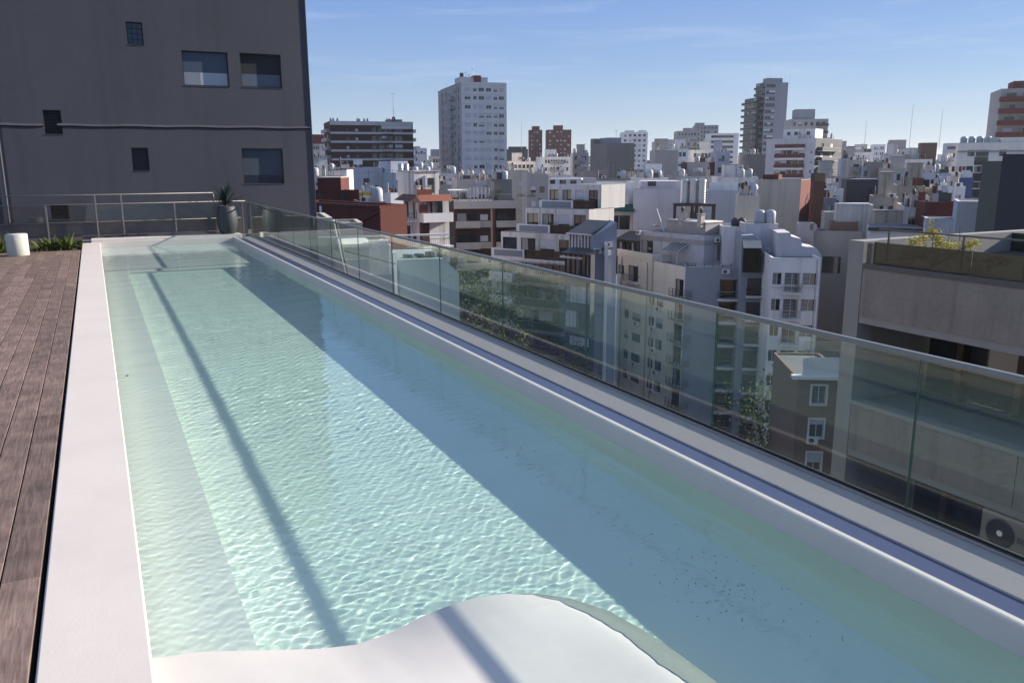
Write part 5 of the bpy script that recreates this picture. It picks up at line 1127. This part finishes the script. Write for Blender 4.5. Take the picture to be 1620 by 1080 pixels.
T_ = (  # label, xl, xr, top, dist, material, n windows, roof clutter
 ('beige grey plain walled block left of the small brick red house', 1040, 1076, 240, 230, 'beige', 0, (1, 1, 1, 1)),
 ('long brick red painted house in front of the skyline cluster', 1093, 1134, 260, 190, 'terra', 0, (0, 1, 2, 1)),
 ('pale block with tiny scattered windows right of the brick red house', 1136, 1158, 243, 215, 'bluew', 3, (1, 0, 0, 1)),
 ('grey brown blank slab in front of the glass tower', 1184, 1214, 248, 210, 'taupe', 0, (0, 1, 1, 1)),
 ('white balconied house block behind the brick red house', 1060, 1092, 238, 260, 'white', 4, (1, 1, 0, 1)),
 ('wide cream block with a dark roof room in the cluster foreground', 1097, 1132, 240, 270, 'cream', 5, (1, 0, 2, 2)),
 ('taupe brown block with a dark flat roof box right of the navy box', 1381, 1404, 262, 190, 'taupe', 0, (0, 0, 0, 0)),
 ('beige wall house with a dark balconied front beside the taupe brown block', 1404, 1440, 272, 180, 'beige', 4, (1, 0, 1, 0)),
 ('narrow pale blue house wall above the navy box', 1334, 1345, 256, 210, 'bluew', 0, (0, 0, 1, 0)),
 ('pinkish beige house above the left end of the navy box', 1346, 1367, 258, 205, 'beige', 4, (1, 0, 0, 1)),
 ('white narrow house wall touching the taupe brown block', 1368, 1381, 268, 200, 'bluew', 1, (0, 1, 0, 0)),
 ('long blue grey low block left of the cream cornice building', 1457, 1506, 280, 150, 'bluew', 3, (0, 2, 1, 1)),
 ('deep blue roof shed in front of the cream cornice building', 1506, 1543, 288, 140, mat('deep blue sheet', (.03, .06, .16), .6, .2, .6), 0, (0, 0, 0, 0)),
 ('dusky blue grey tall wall left of the cream cornice building', 1490, 1518, 262, 190, 'steelb', 2, (0, 1, 0, 0)),
 ('shabby grey white rows of rooms under the pale mast', 1428, 1478, 258, 230, 'whited', 6, (1, 2, 2, 2)),
 ('grimy low white roofs strewn with tanks behind the taupe brown block', 1400, 1432, 250, 260, 'whited', 5, (1, 3, 1, 2)),
 ('brick red roofed long shed left of the tall white lilac wall', 1466, 1522, 326, 96, 'terra', 0, (0, 0, 1, 1)),
 ('grimy arcaded cream house with a flat slab roof behind the mossy parapet', 1424, 1466, 300, 125, 'moss', 3, (1, 0, 3, 1)),
 ('small white house with square windows above the brick red shed', 1509, 1530, 302, 118, 'white', 2, (0, 0, 1, 0)),
 ('narrow tan house between the arcaded cream house and the small white one', 1483, 1504, 306, 120, 'beige', 2, (0, 1, 1, 1)),
 ('weathered grey brick yard house under the navy box', 1386, 1424, 318, 112, 'moss', 3, (1, 1, 2, 2)),
 ('grey brown old wall with barred openings below the arcaded house', 1432, 1470, 334, 100, 'peel', 3, (0, 0, 2, 1)),
 ('pale lilac small house between the tan shaft and the navy box', 1309, 1337, 304, 140, 'lilac', 3, (0, 0, 2, 2)),
 ('dark green glazed terrace room behind the hut', 1306, 1326, 318, 125, 'blueg', 3, (0, 0, 0, 0)),
 ('grey many windowed house behind the tan shaft', 1296, 1336, 284, 170, 'gray', 6, (1, 1, 1, 2)),
 ('white roofed clutter of low rooms left of the streaked cream wall', 1136, 1202, 284, 150, 'whited', 6, (1, 3, 2, 2)),
 ('grey slab roof with a bright cap behind the steel tanks', 1076, 1140, 282, 165, 'gray', 4, (1, 2, 3, 2)),
 ('white roof terrace with boxy cabins above the lilac blank wall', 1018, 1060, 284, 150, 'white', 3, (1, 3, 1, 1)),
 ('dull taupe roofs between taupe block and lilac wall', 950, 1020, 284, 160, 'taupe', 5, (0, 1, 3, 3)),
 ('pale house with a pitched red roof behind the streaked lilac block', 866, 905, 278, 170, 'lilac', 3, (0, 0, 1, 2)),
 ('low white blocks packed below the brick tower twins', 862, 905, 249, 320, 'white', 9, (1, 2, 1, 2)),
 ('grey balconied narrow block left of the taupe block', 909, 934, 243, 280, 'gray', 4, (1, 1, 0, 1)),
 ('cream roofs under the domed dark hall', 806, 850, 256, 300, 'cream', 6, (1, 1, 1, 1)),
 ('mid grey slab behind the red banded block on the right', 1300, 1345, 238, 330, 'gray', 7, (1, 2, 2, 1)),
 ('grey white terraces spread below the left distant mast', 1345, 1382, 246, 300, 'whited', 8, (1, 1, 2, 1)),
 ('white square house beneath the stained side of the white tower', 664, 700, 266, 190, 'bluew', 4, (0, 2, 2, 1)),
 ('grey plain house right of the orange awning house roof', 700, 726, 274, 175, 'lilac', 2, (0, 1, 1, 1)),
 ('low beige block below the brown slab on its left', 525, 566, 268, 170, 'beige', 4, (0, 1, 2, 1)),
 ('dark low brick block below the brown slab on its right', 600, 640, 268, 200, 'brickd', 4, (0, 1, 1, 1)),
)
for lab, xl, xr, top, dist, m, n, cl in T_:
    B = Bld(lab, xl, top, dist, rnd.choice((4, 8, 12)), xr=xr, D=9+rnd.random()*5, m=m)
    if n: B.grid('R', n, min(1.7, B.W/n*.62), 1.3, 2.85, 1.0, 4, shut=(0, 0, 1, 2, 4))
    if n > 3 and rnd.random() < .5: B.balc('R', B.W*.5, B.W*.5, 1.1, rnd.choice(('rail', 'solid')), 'gray', 2.85, 2.5, 3, door=False)
    B.finish(parapet=.4); B.clutter(*cl, 1)
# blocks standing lower down in the street canyon (seen between and through the glass)
T2 = (
 ('tall grey flank of a block deep in the canyon right of the white facade', 1300, 1345, 420, 118, 'blueg', 4),
 ('dark apartment flank with planted balconies right of the white facade', 1304, 1338, 398, 108, 'dark', 2),
 ('deep street side block with small windows between glass seams at the left', 735, 800, 420, 160, 'blueg', 6),
 ('dim grey courtyard block seen low through the glass behind the left tree', 780, 860, 470, 150, 'steelb', 7),
 ('dim rear block seen low through the glass right of the cream facade', 1150, 1262, 560, 105, 'steelb', 8),
 ('shaded long block filling the street end behind the stepped terraces', 640, 790, 372, 135, 'browns', 12),
)
for lab, xl, xr, top, dist, m, n in T2:
    B = Bld(lab, xl, top, dist, 4, xr=xr, D=12, m=m); B.grid('R', n, min(1.6, B.W/n*.6), 1.5, 2.85, 1.0, 7)
    if m == 'dark':
        for k in range(6): B.place(balcony_mesh(B.W*.8, 1.3, 'rail', C['white'], .9), 'balcony', 'R', B.W*.5, B.H-3.6-2.85*k)
    if n > 3: B.balc('R', B.W*.5, B.W*.6, 1.1, 'rail', 'gray', 2.85, 2.5, 7, door=False)
    B.finish(parapet=.4)

# ------------------------------------------------ near concrete building on the right
XC = 15.5
def q_(x, y, X=XC):
    d = ray(x, y); t = X/d[0]; return float(d[1]*t), float(CH+d[2]*t)     # (Y, z) on the plane x = X
cb = thing('concrete_apartment_building', 'near board marked concrete building with dark glazed floors and a fin at its left end', 'building', (XC, 13.1, GZ))
YN, YB, Zt = -6., 13.1, .0      # near end, far end
def cbx(name, x0, x1, y0, y1, z0, z1, m, parent=None):
    b = MB(); b.box(x0, x1, y0-13.1, y1-13.1, z0-GZ, z1-GZ, m); return b.build(name, parent or cb)
cbx('fin', 0, .5, 13.1, 13.52, GZ, .47, M_conc2); cbx('end_wall', .5, 11, 13.2, 13.5, GZ, .47, M_conc2)
cbx('roof_slab', .35, 11, YN, 13.1, -.16, -.04, M_conc2)
FH = 3.2
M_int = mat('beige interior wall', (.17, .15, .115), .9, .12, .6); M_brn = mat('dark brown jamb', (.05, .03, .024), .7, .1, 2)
for k in range(6):
    zt = -.14 - FH*k; zb = zt - 1.1
    for j in range(5):       # board marked panels with recessed joints
        y1 = 13.08 - 4.0*j; y0 = y1 - 3.985
        cbx('concrete_panel', .0, .3, y0, y1, zb, zt, M_conc)
    if k: cbx('top_ledge', -.03, .32, YN, 13.09, zt+.002, zt+.10, M_conc2)
    cbx('soffit_lip', .02, .9, YN, 13.09, zb-.16, zb-.002, M_conc2)
    cbx('floor_slab', .9, 11, YN, 13.1, zb-.14, zb-.0, M_conc2)
    zf = zb - FH + 1.26 + .02
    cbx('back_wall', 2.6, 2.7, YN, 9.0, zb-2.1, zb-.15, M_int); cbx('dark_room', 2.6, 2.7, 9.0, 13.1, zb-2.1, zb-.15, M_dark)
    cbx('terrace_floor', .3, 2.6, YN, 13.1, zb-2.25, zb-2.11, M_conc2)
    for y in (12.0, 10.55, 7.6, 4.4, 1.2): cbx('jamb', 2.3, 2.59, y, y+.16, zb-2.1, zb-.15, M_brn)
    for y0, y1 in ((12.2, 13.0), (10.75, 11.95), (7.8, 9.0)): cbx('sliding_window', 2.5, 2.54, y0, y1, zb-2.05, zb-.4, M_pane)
cbx('parapet_base', -.02, .4, YN, 13.08, -.138, -.02, M_steel if 0 else mat('dark bronze edge channel', (.075, .07, .072), .6, .1, 2))
for j in range(5):
    y1 = 12.9 - 2.35*j; b = MB(); b.box(.1, .115, y1-2.33-13.1, y1-13.1, -.02-GZ, .47-GZ, M_smoke); b.build('terrace_glass_panel', cb)
cbx('corner_post', .05, .2, 12.92, 13.05, -.02, .44, M_dsteel)
b = MB(); zz = .72-GZ
b.box(.3, .34, YN-13.1, -.1, zz, zz+.035, M_dsteel)
for y in (12.7, 10.9, 9.6, 7.9, 5.6): b.box(.3, .335, y-13.1, y+.035-13.1, -GZ-.04, zz, M_dsteel)
b.build('terrace_rail', cb)
cbx('terrace_back_wall', 5.5, 5.7, YN, 13.2, -.04, .44, mat('dark hedge wall', (.035, .045, .03), .9, .4, 3))
cbx('terrace_deck', .35, 5.5, YN, 13.1, -.036, -.01, mat('dark terrace matting', (.03, .034, .03), .9, .3, 3))
# hedge seen dimly through the terrace glass, flowering plant
M_yel = leaf_mat('yellow green blossom leaf', (.16, .20, .015), (.75, .60, .04))
def y_plant():
    Y, z = q_(1450, 410); t = thing('flowering_bush', 'yellow green flowering bush poking above the glass terrace edge of the concrete building', 'plant', (XC+.62, Y, -.01))
    r = random.Random(9); b = MB(); s = MB()
    ends = [(-.02, .55, .50), (0, .35, .62), (.05, .18, .74), (0, .02, .66), (-.05, -.15, .52), (0, -.35, .48), (.05, -.62, .50), (0, -.8, .56), (.1, .45, .36), (0, .62, .28), (0, -.5, .3), (.1, 0, .34), (0, .15, .95)]
    for e in ends:
        s.beam((0, .05, 0), (e[0]*.5, e[1]*.55, e[2]*.6), .012, M_brown, 5, .008); s.beam((e[0]*.5, e[1]*.55, e[2]*.6), e, .008, M_brown, 4, .004)
        for _ in range(260 if e[2] < .9 else 60):
            p = Vector(e) + Vector([r.gauss(0, .07), r.gauss(0, .085), r.gauss(0, .055)]); a = r.uniform(0, 6.28); l = r.uniform(.035, .075)
            dx = Vector((math.cos(a), math.sin(a), r.uniform(-.7, .7)))*l; dy = dx.cross(Vector((r.random()-.5, r.random()-.5, 1))).normalized()*l*.4; b.poly([p-dx*.5, p+dy*.5, p+dx*.5, p-dy*.5], M_yel)
    s.build('stem', t); b.build('foliage', t)
y_plant()
for i, (x, lab, sz) in enumerate(((1400, 'dim green shrub behind the terrace glass left of the yellow bush', .35), (1520, 'dim green shrub behind the terrace glass right of the yellow bush', .3))):
    Y, z = q_(x, 430); bush('terrace_shrub', lab, (XC+.9, Y, -.01), .35, .7, sz, 500, .06, MATS['lily leaf'], 90+i)
# bare twigs
b = MB(); r = random.Random(3); Y, z = q_(1480, 400)
for k in range(3):
    y = Y + .25*k; b.beam((XC+.8, y, -.02), (XC+.8, y+.05, .85), .008, M_brown, 4, .004)
    for j in range(4): b.beam((XC+.8, y+.01*j, .4+.1*j), (XC+.8, y+r.uniform(-.12, .15), .6+.1*j), .005, M_brown, 3, .002)
tag(b.build('bare_twigs'), 'thin bare twigs rising behind the terrace glass beside the yellow bush', 'plant')
# air conditioner on the lower terrace
Y, z = q_(1597, 858); 
ac = thing('air_conditioner', 'big outdoor air conditioner with round dark fan and a lettered brand on the lower terrace', 'air conditioner', (XC-.02, Y, z-.4), -math.pi/2)
b = MB(); b.box(-.62, .62, .0, .36, 0, .8, mat('dull beige casing', (.20, .19, .16), .7, .1, 3)); b.build('casing', ac)
b = MB(); b.lathe([(.0, .02), (.06, .02)], C['white'], n=16, cap=False); b.lathe([(.06, .012), (.27, .012), (.29, .02), (.30, 0)], M_dsteel, n=28, cap=False)
for k in range(5): b.lathe([(.09+.04*k, .014), (.1+.04*k, .022), (.11+.04*k, .014)], M_black, n=28, cap=False)
for k, v in enumerate(b.v): b.v[k] = (v[0]-.22, -.002-v[2], v[1]+.42)
b.build('fan_grille', ac)
fc = bpy.data.curves.new('lettering', 'FONT'); fc.body = 'BGH'; fc.size = .17; fc.extrude = .003
fc.materials.append(M_dsteel); ft = bpy.data.objects.new('tmp', fc); COL.objects.link(ft); dg = bpy.context.evaluated_depsgraph_get(); fm = bpy.data.meshes.new_from_object(ft.evaluated_get(dg)); bpy.data.objects.remove(ft)
fo = put('lettering', fm, ac); fo.location = (.12, -.006, .36); fo.rotation_euler = (math.pi/2, 0, 0)
b = MB(); b.box(-.6, .6, .02, .3, -.06, -.002, M_dsteel); b.build('bracket', ac)
Y2, z2 = q_(1597, 885); cbx('terrace_shelf', -.15, .9, Y-1.2, Y+1.0, z-.62, z-.47, M_conc)

# ------------------------------------------------ brown house with white windows below, trees, canyon
M_bh = C['browns']
B = Bld('brown rendered house with white framed windows under a white balcony top', 1262, 603, 66, 14, xr=1345, D=9, m='browns', name='brown_house')
fh = 2.75; u0, z0 = B.R(1282, 641); u1, _ = B.R(1305, 640)
for k in range(5):
    z = z0 - fh*k - .1; B.holes['R'].append((u0, u1, z, z+1.5)); f = put('window', window_mesh(round(u1-u0, 1), 1.5, (0, 3, 1, 0, 2)[k], M_framew)[0], B.root, ((u0+u1)/2, 0, z))
    g = MB(); w = (u1-u0)/2
    for a in ((-w-.12, w+.12, -.12, 0), (-w-.12, w+.12, 1.5, 1.62), (-w-.12, -w, 0, 1.5), (w, w+.12, 0, 1.5)): g.box(a[0], a[1], -.05, -.003, a[2], a[3], C['white'])
    g.build('frame', f)
    if k: B.place(ac_mesh(), 'air_conditioner', 'R', u0+.25, z-.45)
B.finish(parapet=.1)
B.boxp('cornice', -.5, B.W, -.5, .3, B.H+.06, B.H+.3, 'white'); B.boxp('balcony_wall', .3, B.W, .0, .15, B.H+.3, B.H+1.7, 'white')
b = MB()
for k in range(16): b.box(.35+k*.2, .38+k*.2, .05, .08, B.H+1.7, B.H+2.9, M_steel)
b.box(.3, B.W, .04, .09, B.H+2.9, B.H+2.95, M_steel); b.box(.3, B.W, .04, .09, B.H+2.3, B.H+2.33, M_steel); B.part(b, 'railing')
M_tree = leaf_mat('street tree leaf', (.035, .055, .012), (.17, .17, .04))
def tree(x, y, dist, h, w, label, n, seed, leaf=.32):
    p = at_d(x, y, dist); zb = p[2]-h
    return bush('tree', label, (p[0], p[1], zb), w, w, h, n, leaf, M_tree, seed, group='trees down in the street', cat='tree')
tree(1240, 628, 76, 14, 4.2, 'green tree beside the brown house seen through the glass', 9000, 1, .40)
tree(748, 450, 88, 13, 5.2, 'sunlit green tree right of the pale blank gable seen through the glass', 9000, 2, .40)
tree(772, 492, 84, 10, 3.0, 'smaller tree low behind the glass below the sunlit one', 1800, 3)
tree(900, 560, 84, 9, 2.6, 'dark tree deep in the canyon below the grey wing', 1500, 4)
# ------------------------------------------------ neighbouring roofs right behind the far balustrade
M_nw = mat('greyed off white roof render', (.50, .49, .44), .9, .25, .8, .45, stain=(.25, .24, .2))
B = Bld('streaked off white roof wall just behind the far glass panels', 494, 344, 36, 4, xr=527, D=4, m=M_nw, name='roof_wall'); B.finish(parapet=.02)
b = MB(); u, z = B.R(528, 345); u1, z1 = B.R(548, 440); b.beam((u, -.2, z), (u1, -.3, z1), .06, C['white'], 6); b.beam((u+.12, -.2, z), (u1+.12, -.3, z1), .04, M_dsteel, 5); B.part(b, 'leaning_pipe')
b = MB(); b.box(-.3, B.W+5, -.5, -.35, B.R(500, 372)[1]-.05, B.R(500, 372)[1]+.02, C['white']); B.part(b, 'shelf')
B = Bld('pale blue plant room box behind the glass with a white top slab', 545, 389, 38, 4, xr=620, D=3.4, m='bluew', name='plant_room_house'); B.boxp('top_slab', -.15, B.W*.6, -.2, 3, B.H+.01, B.H+.16, 'white'); B.boxp('dark_side', -.5, 0, 0, 3, 0, B.H-.3, 'blueg'); B.finish(parapet=.02)
u, z = B.R(604, 382); B.boxp('white_pier', u-.55, u+.35, -.1, .25, B.H-1.3, z+.1, 'white'); b = MB(); q = B.R(626, 415); b.beam((0, -.05, B.H-.15), (q[0], -.3, q[1]), .02, M_dsteel, 4); B.part(b, 'cable')
for f in (.86, .9, .94): B.boxp('vent_louvre', B.W*f, B.W*f+.06, -.03, -.005, B.H-3.2, B.H-2.4, M_dsteel)
B = Bld('bronze and tan low structures between the streaked wall and the blue box', 527, 352, 44, 4, xr=575, D=3, m='beige', name='low_structure'); B.finish(parapet=.05)
B = gable('pale blue blank gable with a clipped corner behind the glass', [(629, 409), (701, 408), (727, 431)], 41, 4, 5, mat('washed blue gable render', (.36, .42, .45), .9, .08, .3, .1), name='blank_gable')
u0, z0_ = B.R(627.5, 406); b = MB(); b.box(-.16, -.01, -.12, .2, B.R(630, 470)[1], z0_+.3, C['white']); B.part(b, 'white_post')
b = MB(); r = random.Random(8)
for k in range(12): u = B.R(640+k*6, 402)[0]; b.box(u, u+.3, .5, .8, B.H, B.H+r.uniform(.1, .5), r.choice((C['white'], C['taupe'], M_dsteel)))
o = B.part(b, 'roof_lumber'); o['kind'] = 'stuff'

# ------------------------------------------------ thin city air
def haze():
    m = bpy.data.materials.new('city air'); m.use_nodes = True; t = m.node_tree; t.nodes.clear()
    o = t.nodes.new('ShaderNodeOutputMaterial'); v = t.nodes.new('ShaderNodeVolumePrincipled'); v.inputs['Density'].default_value = .00008; v.inputs['Color'].default_value = (.92, .95, 1, 1); v.inputs['Anisotropy'].default_value = .3
    t.links.new(v.outputs[0], o.inputs['Volume'])
    b = MB(); b.box(-9200, 9200, -9200, 9200, GZ-1, 75, m); h = b.build('haze'); h['kind'] = 'stuff'; h['label'] = 'thin pale haze over the whole city'; h['category'] = 'haze'
haze()
